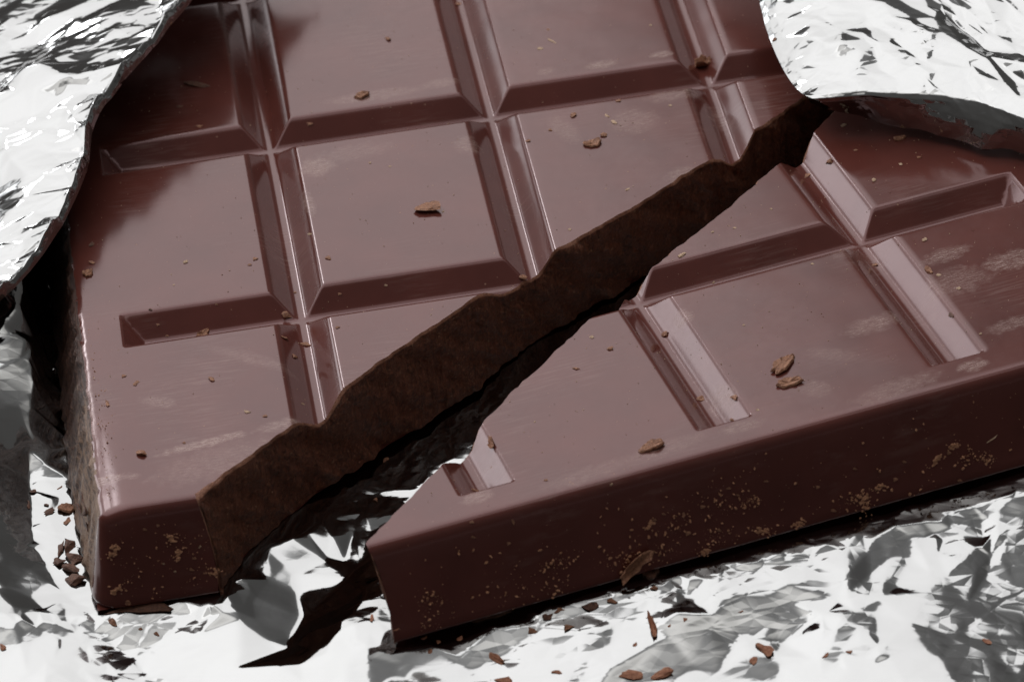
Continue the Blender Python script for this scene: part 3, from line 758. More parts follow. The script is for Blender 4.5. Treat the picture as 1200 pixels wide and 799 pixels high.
CRUMBS = [   # kind, place, surface normal, long axis, length, width, tone, label or the key of its group
    ('nugget', (15.62, 14.67, -0.0), (0.0, 0.0, 1.0), (0.871, -0.491, 0.0), 3.58, 2.71, 'm', 'pointed brown chip lying alone in the middle of a square'),
    ('splinter', (-7.08, 48.13, 0.0), (0.0, 0.0, 1.0), (0.836, -0.549, 0.0), 5.32, 1.28, 'd', 'long thin dark shaving on the shaded square below the turned-up flap'),
    ('splinter', (-7.46, 38.87, 0.0), (0.0, -0.0, 1.0), (0.989, -0.147, -0.0), 1.46, 0.91, 'm', 'short brown sliver at the rim of the shaded square by the left flap'),
    ('splinter', (-9.39, 43.79, -0.0), (0.0, 0.0, 1.0), (0.993, -0.114, 0.0), 1.37, 0.75, 'd', 'faint dark thread of chocolate on the shaded square by the left flap'),
    ('splinter', (-18.02, -10.07, 0.0), (0.0, 0.0, 1.0), (0.501, 0.865, 0.0), 2.75, 0.78, 'm', 'tilted orange-brown splinter on the front left corner square'),
    ('nugget', (-10.4, -11.33, 0.0), (0.0, 0.0, 1.0), (0.966, -0.26, 0.0), 1.08, 1.08, 'm', 'lone round crumb in the middle of the front left corner square'),
    ('flake', (-10.48, 0.47, -2.19), (0.0, -0.416, 0.909), (0.963, 0.246, 0.113), 1.55, 0.94, 'm', 'brown flake on the front lip of the short closed groove'),
    ('nugget', (-1.47, 0.97, -1.86), (0.0, -0.662, 0.75), (0.988, -0.116, -0.102), 1.27, 1.12, 'm', 'rounded crumb sitting where two grooves cross, near the front left corner square'),
    ('nugget', (-2.03, -4.96, -0.76), (0.709, 0.0, 0.705), (0.595, 0.538, -0.598), 1.6, 0.81, 'm', 'uppermost of three crumbs in the groove below the crossing'),
    ('nugget', (0.04, -4.26, -2.25), (-0.019, 0.0, 1.0), (0.773, -0.634, 0.014), 1.46, 1.06, 'm', 'right-hand one of three crumbs in the groove below the crossing'),
    ('nugget', (-1.47, -7.65, -1.33), (0.71, 0.0, 0.704), (0.659, 0.351, -0.665), 1.45, 0.91, 'm', 'lowest of three crumbs in the groove below the crossing'),
    ('nugget', (-18.23, -22.8, -0.0), (0.0, 0.0, 1.0), (0.967, -0.256, 0.0), 1.68, 1.26, 'm', 'flat crumb near the front edge of the front left corner square'),
    ('splinter', (-7.14, -18.29, -0.0), (0.0, 0.0, 1.0), (0.966, -0.258, 0.0), 1.33, 0.72, 'l', 'pale flat sliver near the notch in the broken edge'),
    ('flake', (-21.7, 11.91, 0.0), (0.0, 0.0, 1.0), (0.935, 0.355, 0.0), 1.34, 1.34, 'm', 'ragged flake on the left rim of the rear piece, lowest of three'),
    ('nugget', (-21.11, 13.96, -0.0), (0.0, 0.0, 1.0), (0.964, -0.267, 0.0), 0.86, 0.86, 'm', 'small crumb on the left rim of the rear piece, middle one of three'),
    ('splinter', (-20.89, 17.52, -0.0), (0.0, 0.0, 1.0), (0.263, 0.965, 0.0), 2.05, 0.67, 'd', 'narrow upright flake on the left rim of the rear piece, highest of three'),
    ('nugget', (-21.21, -12.75, -0.05), (-0.072, -0.006, 0.997), (0.23, -0.973, 0.011), 1.67, 0.62, 'm', 'brown crumb by the left rim of the front left corner square'),
    ('nugget', (-3.79, 9.85, 0.0), (0.0, 0.0, 1.0), (0.964, -0.267, -0.0), 0.75, 0.75, 'm', ('A', 'tiny right-hand brown crumb at front right corner, first square of the second row')),
    ('nugget', (-4.42, 9.0, 0.0), (0.0, 0.0, 1.0), (0.964, -0.267, 0.0), 0.56, 0.56, 'm', ('A', 'tiny left-hand brown crumb at front right corner, first square of the second row')),
    ('nugget', (-11.04, 11.35, 0.0), (0.0, 0.0, 1.0), (0.964, -0.267, 0.0), 0.75, 0.75, 'l', ('A', 'tiny right-hand pale crumb at front side, first square of the second row')),
    ('nugget', (-19.24, -8.48, 0.0), (0.0, 0.0, 1.0), (0.966, -0.26, 0.0), 0.64, 0.64, 'm', ('A', 'tiny brown crumb at rear left corner, first square of the front row')),
    ('nugget', (-5.48, -19.34, -0.0), (0.0, 0.0, 1.0), (0.966, -0.258, 0.0), 0.62, 0.62, 'm', ('A', 'tiny brown crumb at right side, first square of the front row')),
    ('splinter', (33.73, 46.45, -0.0), (0.0, 0.0, 1.0), (0.496, -0.868, 0.0), 2.75, 0.57, 'l', 'pale straw-like sliver on the square at the top middle'),
    ('splinter', (33.88, 48.79, 0.0), (0.0, 0.0, 1.0), (0.573, -0.819, 0.0), 1.17, 0.48, 'm', ('A', 'tiny brown sliver in the middle, third square of the third row')),
    ('nugget', (32.4, 44.86, 0.0), (0.0, 0.0, 1.0), (0.96, -0.281, 0.0), 0.79, 0.79, 'l', ('A', 'tiny pale crumb at front left corner, third square of the third row')),
    ('flake', (35.03, 22.83, 0.0), (0.0, 0.0, 1.0), (0.956, 0.294, 0.0), 2.1, 1.65, 'm', 'tan flake, largest of the crumbs on the square right of the middle'),
    ('nugget', (36.5, 24.25, 0.0), (0.0, 0.0, 1.0), (0.999, 0.051, 0.0), 0.95, 0.87, 'm', 'small tan crumb just above the largest flake on its square'),
    ('nugget', (37.94, 26.61, 0.0), (0.0, 0.0, 1.0), (0.36, -0.933, 0.0), 1.15, 0.62, 'l', 'lower of a pair of touching pale crumbs on the square right of the middle'),
    ('nugget', (37.53, 28.22, -0.0), (0.0, 0.0, 1.0), (0.359, -0.933, 0.0), 1.01, 0.52, 'l', 'upper of a pair of touching pale crumbs on the square right of the middle'),
    ('nugget', (33.66, 29.33, 0.0), (0.0, 0.0, 1.0), (0.936, 0.353, 0.0), 1.34, 1.17, 'm', 'brown crumb at the rear left corner of the square right of the middle'),
    ('nugget', (28.18, 25.52, -0.0), (-0.073, 0.0, 0.997), (0.995, -0.065, 0.072), 0.76, 0.71, 'm', ('A', 'tiny brown fleck at rear left corner, third square of the second row')),
    ('nugget', (30.89, 26.96, 0.0), (0.0, 0.0, 1.0), (0.961, -0.275, 0.0), 0.58, 0.58, 'm', ('A', 'tiny brown crumb at rear left corner, third square of the second row')),
    ('nugget', (44.7, 28.41, 0.0), (0.0, 0.0, 1.0), (0.961, -0.277, 0.0), 0.58, 0.58, 'l', ('A', 'tiny pale crumb at rear right corner, third square of the second row')),
    ('nugget', (39.26, 31.11, -0.0), (0.0, 0.006, 1.0), (0.96, -0.28, 0.002), 0.77, 0.77, 'm', ('A', 'tiny brown crumb at rear side, third square of the second row')),
    ('nugget', (15.58, 51.97, 0.0), (0.0, 0.0, 1.0), (0.96, -0.281, 0.0), 1.11, 1.11, 'm', 'single crumb in the middle of the top left square'),
    ('flake', (11.24, 40.14, 0.0), (0.0, 0.0, 1.0), (0.931, 0.366, 0.0), 1.86, 1.24, 'm', 'flat brown flake above the front rim of the top left square'),
    ('nugget', (24.82, 61.51, -2.25), (0.112, 0.0, 0.994), (0.989, -0.094, -0.112), 1.01, 1.01, 'm', 'crumb in the groove at the top edge of the picture'),
    ('curl', (50.23, 39.42, -2.24), (-0.157, 0.0, 0.988), (0.987, -0.036, 0.156), 2.14, 1.66, 'm', 'bright orange-brown curl lying in the groove near the right flap'),
    ('splinter', (56.96, 29.08, 6.06), (-0.647, -0.186, 0.739), (0.748, 0.033, 0.663), 1.17, 0.72, 'm', 'slim splinter tucked beside the edge of the right flap'),
    ('nugget', (23.82, 1.14, -1.71), (0.367, -0.405, 0.837), (0.928, 0.213, -0.304), 1.09, 0.93, 'm', 'crumb perched on the broken edge where a groove ends'),
    ('nugget', (3.95, 7.88, 0.0), (0.0, 0.0, 1.0), (0.848, -0.53, 0.0), 0.9, 0.8, 'm', ('A', 'tiny brown crumb at front left corner, second square of the second row')),
    ('nugget', (4.87, 36.88, -0.7), (0.0, -0.674, 0.738), (0.988, -0.112, -0.102), 0.87, 0.5, 'm', ('A', 'tiny brown crumb in groove at front left corner, second square of the third row')),
    ('nugget', (2.5, 13.73, -0.29), (-0.643, 0.0, 0.766), (0.484, -0.775, 0.406), 0.9, 0.38, 'l', ('A', 'tiny pale crumb in groove at left side, second square of the second row')),
    ('nugget', (-0.12, 5.69, -2.25), (0.076, 0.0, 0.997), (0.985, -0.156, -0.075), 0.46, 0.46, 'm', ('A', 'tiny brown crumb in groove at front right corner, first square of the second row')),
    ('nugget', (4.41, 2.04, -0.89), (0.0, -0.675, 0.738), (0.988, -0.113, -0.103), 0.54, 0.37, 'm', ('A', 'tiny brown crumb in groove at front left corner, second square of the second row')),
    ('nugget', (9.39, 2.23, -0.71), (0.0, -0.675, 0.738), (0.988, -0.113, -0.104), 0.45, 0.37, 'l', ('A', 'tiny pale crumb in groove at front side, second square of the second row')),
    ('nugget', (-15.62, 3.21, -0.02), (0.0, -0.226, 0.974), (0.979, -0.198, -0.046), 0.46, 0.46, 'd', ('A', 'tiny dark crumb at front side, first square of the second row')),
    ('nugget', (-15.05, 1.77, -1.14), (0.0, -0.675, 0.738), (0.988, -0.113, -0.104), 0.45, 0.37, 'm', ('A', 'tiny left-hand brown crumb in groove at front side, first square of the second row')),
    ('nugget', (-14.24, 0.84, -1.98), (0.0, -0.616, 0.788), (0.988, -0.124, -0.097), 0.45, 0.38, 'm', ('A', 'tiny brown crumb in groove at rear side, first square of the front row')),
    ('nugget', (-8.6, 2.7, -0.29), (0.0, -0.631, 0.776), (0.988, -0.121, -0.098), 0.36, 0.36, 'm', ('A', 'tiny right-hand brown crumb in groove at front side, first square of the second row')),
    ('nugget', (10.55, 25.77, 0.0), (0.0, 0.0, 1.0), (0.962, -0.273, 0.0), 0.48, 0.48, 'l', ('A', 'tiny left-hand pale crumb at rear side, second square of the second row')),
    ('nugget', (12.58, 24.47, -0.0), (0.0, 0.0, 1.0), (0.962, -0.273, 0.0), 0.38, 0.38, 'l', ('A', 'tiny right-hand pale crumb at rear side, second square of the second row')),
    ('nugget', (17.18, 13.71, 0.0), (0.0, 0.0, 1.0), (0.963, -0.27, 0.0), 0.38, 0.38, 'l', ('A', 'tiny pale crumb at right side, second square of the second row')),
    ('nugget', (-12.75, 7.24, -0.0), (0.0, 0.0, 1.0), (0.964, -0.265, 0.0), 0.37, 0.37, 'l', ('A', 'tiny left-hand pale crumb at front side, first square of the second row')),
    ('nugget', (-1.47, -16.34, -1.33), (0.71, 0.0, 0.704), (0.662, 0.339, -0.668), 0.71, 0.34, 'l', ('A', 'tiny pale fleck in groove at right side, first square of the front row')),
    ('nugget', (3.49, -5.48, -0.0), (-0.003, 0.0, 1.0), (0.824, 0.566, 0.002), 0.61, 0.48, 'm', ('A', 'tiny brown crumb at rear left corner, second square of the front row')),
    ('nugget', (29.93, 6.49, 0.0), (0.0, 0.0, 1.0), (0.963, -0.269, 0.0), 0.55, 0.55, 'l', ('A', 'tiny pale crumb at front left corner, third square of the second row')),
    ('nugget', (37.17, 12.68, 0.0), (0.0, 0.0, 1.0), (0.825, 0.565, 0.0), 0.78, 0.48, 'l', ('A', 'tiny pale crumb in the middle, third square of the second row')),
    ('nugget', (-14.0, -21.96, 0.0), (0.0, 0.0, 1.0), (0.967, -0.256, -0.0), 0.44, 0.44, 'm', ('A', 'tiny brown crumb in the middle, first square of the front row')),
    ('nugget', (45.54, 46.36, 0.0), (0.0, 0.0, 1.0), (0.959, -0.282, 0.0), 0.5, 0.5, 'l', ('A', 'tiny pale crumb at right side, third square of the third row')),
    ('flake', (47.0, -25.23, 0.63), (-0.022, 0.02, 1.0), (0.668, 0.744, -0.001), 4.3, 1.66, 'm', 'thin brown flake with a pale ragged rim, the upper of two side by side'),
    ('flake', (46.96, -28.57, 0.7), (-0.022, 0.02, 1.0), (0.998, -0.053, 0.023), 2.93, 1.67, 'm', 'narrow tan flake lying just below a broader brown one'),
    ('flake', (31.71, -35.54, 0.51), (-0.022, 0.02, 1.0), (0.939, 0.345, 0.014), 2.63, 1.63, 'm', 'oval thin flake near the front edge of the wedge'),
    ('nugget', (30.4, -16.96, 0.1), (-0.022, 0.02, 1.0), (0.954, -0.299, 0.027), 0.98, 0.98, 'm', 'reddish crumb on the triangular square of the wedge'),
    ('splinter', (26.54, -19.49, 0.06), (-0.022, 0.02, 1.0), (0.9, -0.435, 0.029), 1.1, 0.69, 'm', 'tiny reddish sliver on the triangular square of the wedge'),
    ('nugget', (29.05, -14.23, 0.01), (-0.022, 0.02, 1.0), (0.954, -0.3, 0.027), 0.72, 0.72, 'l', ('B', 'tiny pale crumb at rear right corner, second square of the front row (wedge)')),
    ('nugget', (38.19, -25.49, -1.81), (-0.013, 0.022, 1.0), (0.959, -0.284, 0.019), 1.14, 1.14, 'm', 'round crumb at the lower end of the long groove of the wedge'),
    ('nugget', (41.26, -28.99, 0.25), (-0.676, -0.096, 0.73), (0.543, -0.735, 0.406), 1.47, 0.9, 'm', 'brown crumb against the bright side of the long groove of the wedge'),
    ('splinter', (40.55, -1.77, 0.01), (-0.016, -0.017, 1.0), (0.904, 0.427, 0.021), 2.11, 0.88, 'l', 'pale curled sliver on the slope beside the crack'),
    ('nugget', (36.65, -12.95, -2.01), (-0.444, -0.053, 0.895), (0.696, -0.649, 0.307), 1.14, 0.92, 'm', 'tan crumb on the bright side of the long groove, towards the crack'),
    ('nugget', (59.55, 12.5, -0.27), (-0.68, -0.097, 0.727), (0.516, -0.768, 0.38), 1.59, 0.88, 'm', 'dark crumb at the edge of the shaded square by the right flap'),
    ('nugget', (57.09, 13.44, -2.19), (-0.07, 0.012, 0.997), (0.738, 0.674, 0.043), 1.34, 0.78, 'm', 'orange crumb where the groove meets the crack, on the wedge'),
    ('flake', (67.6, 14.18, 0.28), (-0.022, 0.02, 1.0), (0.985, 0.174, 0.018), 1.37, 0.94, 'm', 'bright flake in the middle of the shaded square by the right flap'),
    ('nugget', (63.25, 6.72, 0.34), (-0.022, 0.02, 1.0), (0.95, 0.313, 0.015), 0.91, 0.7, 'l', ('B', 'tiny pale crumb at front left corner, fourth square of the second row (wedge)')),
    ('nugget', (66.63, 8.91, 0.37), (-0.022, 0.02, 1.0), (0.458, -0.889, 0.028), 0.88, 0.54, 'l', ('B', 'tiny pale crumb at front side, fourth square of the second row (wedge)')),
    ('nugget', (62.59, 13.41, 0.18), (-0.022, 0.02, 1.0), (0.949, -0.315, 0.027), 0.56, 0.56, 'm', ('B', 'tiny brown crumb at left side, fourth square of the second row (wedge)')),
    ('nugget', (62.5, 18.91, 0.07), (-0.022, 0.02, 1.0), (0.984, 0.176, 0.018), 1.18, 0.64, 'l', ('B', 'tiny pale fleck at left side, fourth square of the second row (wedge)')),
    ('nugget', (68.78, 9.68, 0.4), (-0.022, 0.02, 1.0), (0.949, -0.314, 0.027), 0.65, 0.52, 'm', ('B', 'tiny brown fleck at front side, fourth square of the second row (wedge)')),
    ('nugget', (60.48, -6.3, -1.71), (-0.12, 0.004, 0.993), (0.9, -0.421, 0.111), 0.84, 0.72, 'm', ('B', 'tiny brown crumb in groove at rear right corner, third square of the front row (wedge)')),
    ('nugget', (65.9, -6.63, 0.67), (-0.022, 0.02, 1.0), (0.951, -0.307, 0.027), 0.82, 0.82, 'l', ('B', 'tiny pale crumb at rear left corner, fourth square of the front row (wedge)')),
    ('flake', (64.86, -12.5, 0.76), (-0.024, 0.02, 1.0), (0.322, -0.946, 0.027), 1.57, 0.68, 'm', 'small oval flake on the far right square of the wedge'),
    ('nugget', (65.33, -21.1, 0.66), (-0.66, -0.093, 0.746), (0.184, -0.982, 0.04), 1.13, 0.53, 'd', ('B', 'tiny dark crumb in groove at left side, fourth square of the front row (wedge)')),
    ('nugget', (67.4, -25.64, 1.09), (-0.023, 0.02, 1.0), (0.953, -0.301, 0.028), 0.44, 0.44, 'l', ('B', 'tiny pale crumb at front left corner, fourth square of the front row (wedge)')),
    ('nugget', (67.13, -16.79, 0.9), (-0.022, 0.02, 1.0), (0.952, -0.304, 0.027), 0.71, 0.71, 'l', ('B', 'tiny right-hand pale crumb at left side, fourth square of the front row (wedge)')),
    ('nugget', (65.69, -13.62, 0.81), (-0.022, 0.02, 1.0), (0.952, -0.305, 0.027), 0.63, 0.63, 'l', ('B', 'tiny left-hand pale crumb at left side, fourth square of the front row (wedge)')),
    ('nugget', (13.85, -34.77, -2.05), (0.413, 0.091, 0.906), (0.835, 0.359, -0.417), 0.94, 0.7, 'm', 'orange crumb in the shortest groove, at the tip of the wedge'),
    ('curl', (16.39, -30.09, -0.06), (-0.473, -0.058, 0.879), (0.021, -0.998, -0.055), 2.03, 0.7, 'm', 'small glossy brown blob above the shortest groove of the wedge'),
    ('nugget', (47.03, 1.94, 0.08), (-0.022, 0.02, 1.0), (0.951, -0.309, 0.027), 0.46, 0.46, 'l', ('B', 'tiny right-hand pale crumb at front side, third square of the second row (wedge)')),
    ('nugget', (44.69, 1.82, 0.03), (-0.022, 0.02, 1.0), (0.951, -0.308, 0.027), 0.46, 0.46, 'l', ('B', 'tiny left-hand pale crumb at front side, third square of the second row (wedge)')),
    ('nugget', (51.49, 4.42, 0.12), (-0.022, 0.02, 1.0), (0.95, -0.31, 0.027), 0.46, 0.46, 'l', ('B', 'tiny pale crumb at front right corner, third square of the second row (wedge)')),
    ('nugget', (53.56, -7.51, 0.41), (-0.022, 0.021, 1.0), (0.952, -0.306, 0.027), 0.45, 0.45, 'l', ('B', 'tiny pale crumb at rear right corner, third square of the front row (wedge)')),
    ('nugget', (43.49, -4.59, -2.05), (0.057, -0.437, 0.898), (0.989, -0.101, -0.112), 0.45, 0.42, 'l', ('B', 'tiny pale crumb in groove at rear left corner, third square of the front row (wedge)')),
    ('nugget', (44.53, -16.79, 0.4), (-0.022, 0.02, 1.0), (0.953, -0.301, 0.027), 0.44, 0.44, 'l', ('B', 'tiny pale crumb at left side, third square of the front row (wedge)')),
    ('nugget', (43.03, -32.22, 0.69), (-0.023, 0.02, 1.0), (0.955, -0.296, 0.028), 0.43, 0.43, 'l', ('B', 'tiny pale crumb at front left corner, third square of the front row (wedge)')),
    ('nugget', (40.53, -31.19, -0.83), (-0.606, -0.083, 0.791), (0.595, -0.707, 0.382), 0.74, 0.46, 'm', ('B', 'tiny brown crumb in groove at front left corner, third square of the front row (wedge)')),
    ('nugget', (21.09, -27.66, 0.11), (-0.022, 0.02, 1.0), (0.956, -0.294, 0.027), 0.35, 0.35, 'l', ('B', 'tiny pale crumb at left side, second square of the front row (wedge)')),
    ('nugget', (20.69, -37.95, 0.31), (-0.022, 0.02, 1.0), (0.957, -0.289, 0.027), 0.51, 0.51, 'm', ('B', 'tiny brown crumb at front left corner, second square of the front row (wedge)')),
    ('nugget', (26.92, -40.02, 0.1), (0.124, -0.799, 0.589), (0.981, 0.01, -0.193), 0.51, 0.34, 'l', ('B', 'tiny pale crumb at front side, second square of the front row (wedge)')),
    ('patch', (-16.28, -32.92, -5.52), (0.0, -0.98, 0.2), (0.977, 0.043, 0.21), 1.72, 0.84, 'm', 'crumbly tan smear in the middle of the small front face'),
    ('patch', (-16.61, -32.54, -3.7), (0.0, -0.98, 0.2), (0.936, -0.07, -0.344), 1.29, 0.74, 'm', 'tan smear just above the middle of the small front face'),
    ('patch', (-13.04, -33.45, -8.11), (0.0, -0.979, 0.206), (0.621, -0.161, -0.767), 1.36, 0.98, 'm', 'brown smear at the lower right of the small front face'),
    ('patch', (-22.47, -32.61, -4.03), (-0.077, -0.977, 0.2), (0.905, 0.016, 0.425), 2.12, 1.27, 'm', 'broad crumbly patch on the left edge of the small front face'),
    ('patch', (-22.67, -33.44, -8.19), (-0.077, -0.976, 0.205), (0.944, -0.137, -0.3), 1.54, 0.76, 'm', 'thin tan smear low on the left of the small front face'),
    ('splinter', (-19.49, -34.21, -10.93), (-0.029, -0.211, 0.977), (0.99, -0.138, -0.0), 9.0, 1.9, 'd', 'long crumbly dark shaving along the foot of the rear piece'),
    ('nugget', (-23.7, -34.88, -11.22), (-0.019, -0.373, 0.928), (0.84, -0.509, -0.188), 1.36, 1.03, 'm', 'brown crumb on the foil just below the small front face'),
    ('nugget', (-21.0, -36.0, -11.65), (0.008, -0.37, 0.929), (0.985, -0.158, -0.072), 0.52, 0.52, 'm', ('F', 'tiny left-hand brown crumb on the bright foil, below the small front face')),
    ('nugget', (-19.49, -36.92, -12.0), (-0.033, -0.373, 0.927), (0.837, -0.518, -0.178), 0.81, 0.56, 'm', ('F', 'tiny right-hand brown crumb on the bright foil, below the small front face')),
    ('nugget', (-27.3, -21.58, -10.62), (0.085, -0.017, 0.996), (0.151, -0.988, -0.03), 2.83, 1.51, 'd', 'upper chunk of the little heap on the foil beside the bar'),
    ('nugget', (-28.13, -22.46, -10.58), (0.057, -0.015, 0.998), (0.397, 0.918, -0.009), 2.82, 1.2, 'd', 'narrow left chunk of the little heap on the foil beside the bar'),
    ('nugget', (-26.67, -24.13, -10.71), (0.064, 0.005, 0.998), (0.771, -0.635, -0.047), 2.54, 2.02, 'd', 'smooth right chunk of the little heap on the foil beside the bar'),
    ('splinter', (-28.51, -24.53, -10.6), (0.051, -0.033, 0.998), (0.88, -0.472, -0.061), 3.02, 1.8, 'd', 'flat dark plank-like chunk in the little heap on the foil'),
    ('nugget', (-27.39, -26.01, -10.69), (0.041, -0.028, 0.999), (0.707, -0.706, -0.049), 2.64, 1.66, 'd', 'crumbly middle chunk low in the little heap on the foil'),
    ('nugget', (-26.72, -27.7, -10.76), (0.044, -0.016, 0.999), (0.896, -0.443, -0.046), 2.88, 2.08, 'd', 'lowest and widest chunk of the little heap on the foil'),
    ('splinter', (-30.24, -12.14, -10.13), (0.124, -0.027, 0.992), (0.965, -0.228, -0.126), 1.26, 0.86, 'd', 'dark sliver on the foil at the far left, beside the grey fold'),
    ('splinter', (-27.5, -11.65, -10.45), (0.176, -0.061, 0.982), (0.688, 0.721, -0.079), 1.46, 0.41, 'm', 'thin tilted sliver on the white foil, topmost of the scatter'),
    ('nugget', (-29.15, -14.7, -10.25), (0.074, -0.008, 0.997), (0.985, -0.156, -0.074), 0.63, 0.63, 'd', ('F', 'tiny dark crumb on the bright foil, far left beside the fold')),
    ('nugget', (-28.87, -15.91, -10.31), (0.163, -0.025, 0.986), (0.742, 0.662, -0.106), 1.51, 0.86, 'd', 'jagged dark crumb left of the glossy chip on the foil'),
    ('flake', (-27.11, -15.57, -10.56), (0.118, 0.022, 0.993), (0.962, -0.249, -0.109), 1.8, 1.65, 'm', 'glossy pointed reddish chip on the white foil'),
    ('nugget', (-27.24, -17.78, -10.58), (0.126, -0.024, 0.992), (0.444, 0.895, -0.035), 2.07, 0.75, 'm', 'curved brown crumb just below the glossy chip on the foil'),
    ('splinter', (-30.89, -14.52, -10.05), (0.471, -0.044, 0.881), (-0.003, -0.999, -0.048), 2.43, 0.64, 'd', 'upright brown crumb against the fold of foil at the far left'),
    ('splinter', (-25.08, -20.07, -6.15), (-0.956, -0.119, 0.268), (0.097, -0.991, -0.092), 2.67, 0.56, 'd', 'thin upright sliver leaning at the bar side, highest of three'),
    ('splinter', (-25.61, -19.47, -7.68), (-0.963, -0.104, 0.247), (0.152, -0.971, 0.184), 3.9, 0.76, 'd', 'forked sliver leaning at the bar side, left one of three'),
    ('splinter', (-24.64, -24.71, -4.7), (-0.951, -0.2, 0.236), (-0.06, -0.629, -0.775), 2.43, 1.73, 'd', 'longest dark sliver leaning at the bar side, right one of three'),
    ('nugget', (-24.79, -25.09, -6.23), (-0.978, -0.159, 0.134), (0.031, -0.751, -0.66), 1.07, 1.07, 'd', 'dark crumb below the slivers that lean at the bar side'),
    ('splinter', (-25.57, -9.63, -7.18), (-0.975, -0.146, 0.168), (0.214, -0.825, 0.523), 4.76, 0.54, 'd', 'thin dark splinter jutting out from the left side of the bar'),
    ('curl', (28.2, -41.97, -8.52), (0.157, -0.957, 0.243), (0.8, 0.268, 0.537), 4.07, 1.62, 'm', 'large curled shaving stuck on the long front side of the wedge'),
    ('flake', (29.99, -41.31, -10.43), (0.034, -0.257, 0.966), (0.689, 0.706, 0.164), 2.39, 1.26, 'd', 'rough dark flake beside the large curled shaving'),
    ('splinter', (13.79, -43.46, -11.23), (0.046, -0.279, 0.959), (0.989, 0.149, -0.004), 5.32, 1.13, 'd', 'long crumbly ridge of chocolate along the foot of the wedge'),
    ('splinter', (66.0, -35.03, -5.42), (0.158, -0.962, 0.224), (0.871, 0.243, 0.427), 2.77, 0.4, 'l', 'straight pale splinter on the long front side, near the right edge'),
    ('patch', (62.12, -35.56, -4.96), (0.158, -0.962, 0.224), (0.913, 0.056, -0.405), 1.43, 0.71, 'm', 'tan smear left of the straight pale splinter'),
    ('patch', (60.21, -36.14, -6.1), (0.158, -0.961, 0.225), (0.945, 0.213, 0.246), 2.1, 0.68, 'm', 'long tan smear on the front side, below the straight pale splinter'),
    ('patch', (65.55, -35.59, -7.49), (0.158, -0.96, 0.229), (0.391, -0.153, -0.908), 1.38, 1.05, 'm', 'upright tan smear below the straight pale splinter'),
    ('patch', (52.49, -37.95, -8.35), (0.155, -0.95, 0.27), (0.854, 0.267, 0.446), 2.41, 1.54, 'm', 'largest crumbly tan patch low on the long front side'),
    ('patch', (53.95, -37.45, -7.28), (0.158, -0.96, 0.229), (0.912, 0.053, -0.408), 1.7, 0.8, 'm', 'tan patch just above the largest crumbly one'),
    ('patch', (45.32, -39.28, -8.89), (0.159, -0.963, 0.218), (0.74, -0.03, -0.672), 1.26, 1.03, 'm', 'round brown smear by the foot of the wedge, mid length'),
    ('patch', (41.5, -39.85, -8.71), (0.154, -0.946, 0.284), (0.843, -0.024, -0.537), 2.8, 0.78, 'm', 'long orange smear low on the front side'),
    ('patch', (35.46, -41.01, -9.25), (0.163, -0.978, 0.134), (0.815, 0.056, -0.577), 1.26, 0.88, 'm', 'round tan smear at the lower edge of the front side'),
    ('patch', (30.09, -40.85, -5.05), (0.158, -0.962, 0.224), (0.987, 0.152, -0.047), 1.22, 0.55, 'm', 'small tan smear in the middle of the long front side'),
    ('nugget', (12.65, -42.36, -0.08), (0.104, -0.695, 0.711), (0.985, -0.026, -0.169), 0.59, 0.42, 'm', ('S', 'tiny left-hand brown crumb high on the long front side, near the pointed tip')),
    ('nugget', (12.61, -42.91, -1.55), (0.158, -0.963, 0.219), (0.961, 0.099, -0.258), 0.61, 0.45, 'm', ('S', 'tiny right-hand brown crumb high on the long front side, near the pointed tip')),
    ('nugget', (15.96, -42.73, -3.17), (0.158, -0.962, 0.224), (0.961, 0.098, -0.257), 0.53, 0.45, 'm', ('S', 'tiny left-hand brown crumb high on the long front side, left of the large curled shaving')),
    ('nugget', (16.74, -42.12, -1.04), (0.158, -0.961, 0.228), (0.203, -0.194, -0.96), 0.83, 0.42, 'm', ('S', 'tiny right-hand brown crumb high on the long front side, left of the large curled shaving')),
    ('nugget', (51.67, -37.21, -4.68), (0.158, -0.962, 0.224), (0.963, 0.1, -0.252), 0.55, 0.45, 'm', ('S', 'tiny left-hand brown crumb midway on the long front side, towards the right end')),
    ('nugget', (47.63, -38.09, -5.62), (0.158, -0.962, 0.224), (0.962, 0.099, -0.253), 0.55, 0.45, 'm', ('S', 'tiny rightmost brown crumb midway on the long front side, mid length')),
    ('nugget', (38.59, -39.03, -3.24), (0.158, -0.962, 0.224), (0.962, 0.099, -0.254), 0.63, 0.45, 'm', ('S', 'tiny leftmost brown crumb midway on the long front side, mid length')),
    ('nugget', (39.46, -39.13, -4.28), (0.158, -0.962, 0.224), (0.962, 0.099, -0.254), 0.54, 0.36, 'm', ('S', 'tiny second brown crumb midway on the long front side, mid length')),
    ('nugget', (35.71, -39.81, -4.55), (0.158, -0.962, 0.224), (0.962, 0.099, -0.255), 0.72, 0.45, 'm', ('S', 'tiny right-hand brown crumb midway on the long front side, right of the large curled shaving')),
    ('nugget', (33.81, -40.19, -4.86), (0.158, -0.962, 0.224), (-0.104, -0.242, -0.965), 0.73, 0.53, 'm', ('S', 'tiny middle brown crumb midway on the long front side, right of the large curled shaving')),
    ('nugget', (56.84, -36.51, -5.31), (0.158, -0.962, 0.224), (0.963, 0.1, -0.252), 0.56, 0.45, 'm', ('S', 'tiny middle brown crumb midway on the long front side, towards the right end')),
    ('nugget', (55.7, -37.07, -6.92), (0.158, -0.96, 0.229), (0.963, 0.098, -0.252), 0.65, 0.54, 'm', ('S', 'tiny left-hand brown crumb low on the long front side, towards the right end')),
    ('nugget', (42.47, -38.46, -3.54), (0.158, -0.962, 0.224), (0.962, 0.099, -0.253), 0.63, 0.36, 'm', ('S', 'tiny third brown crumb midway on the long front side, mid length')),
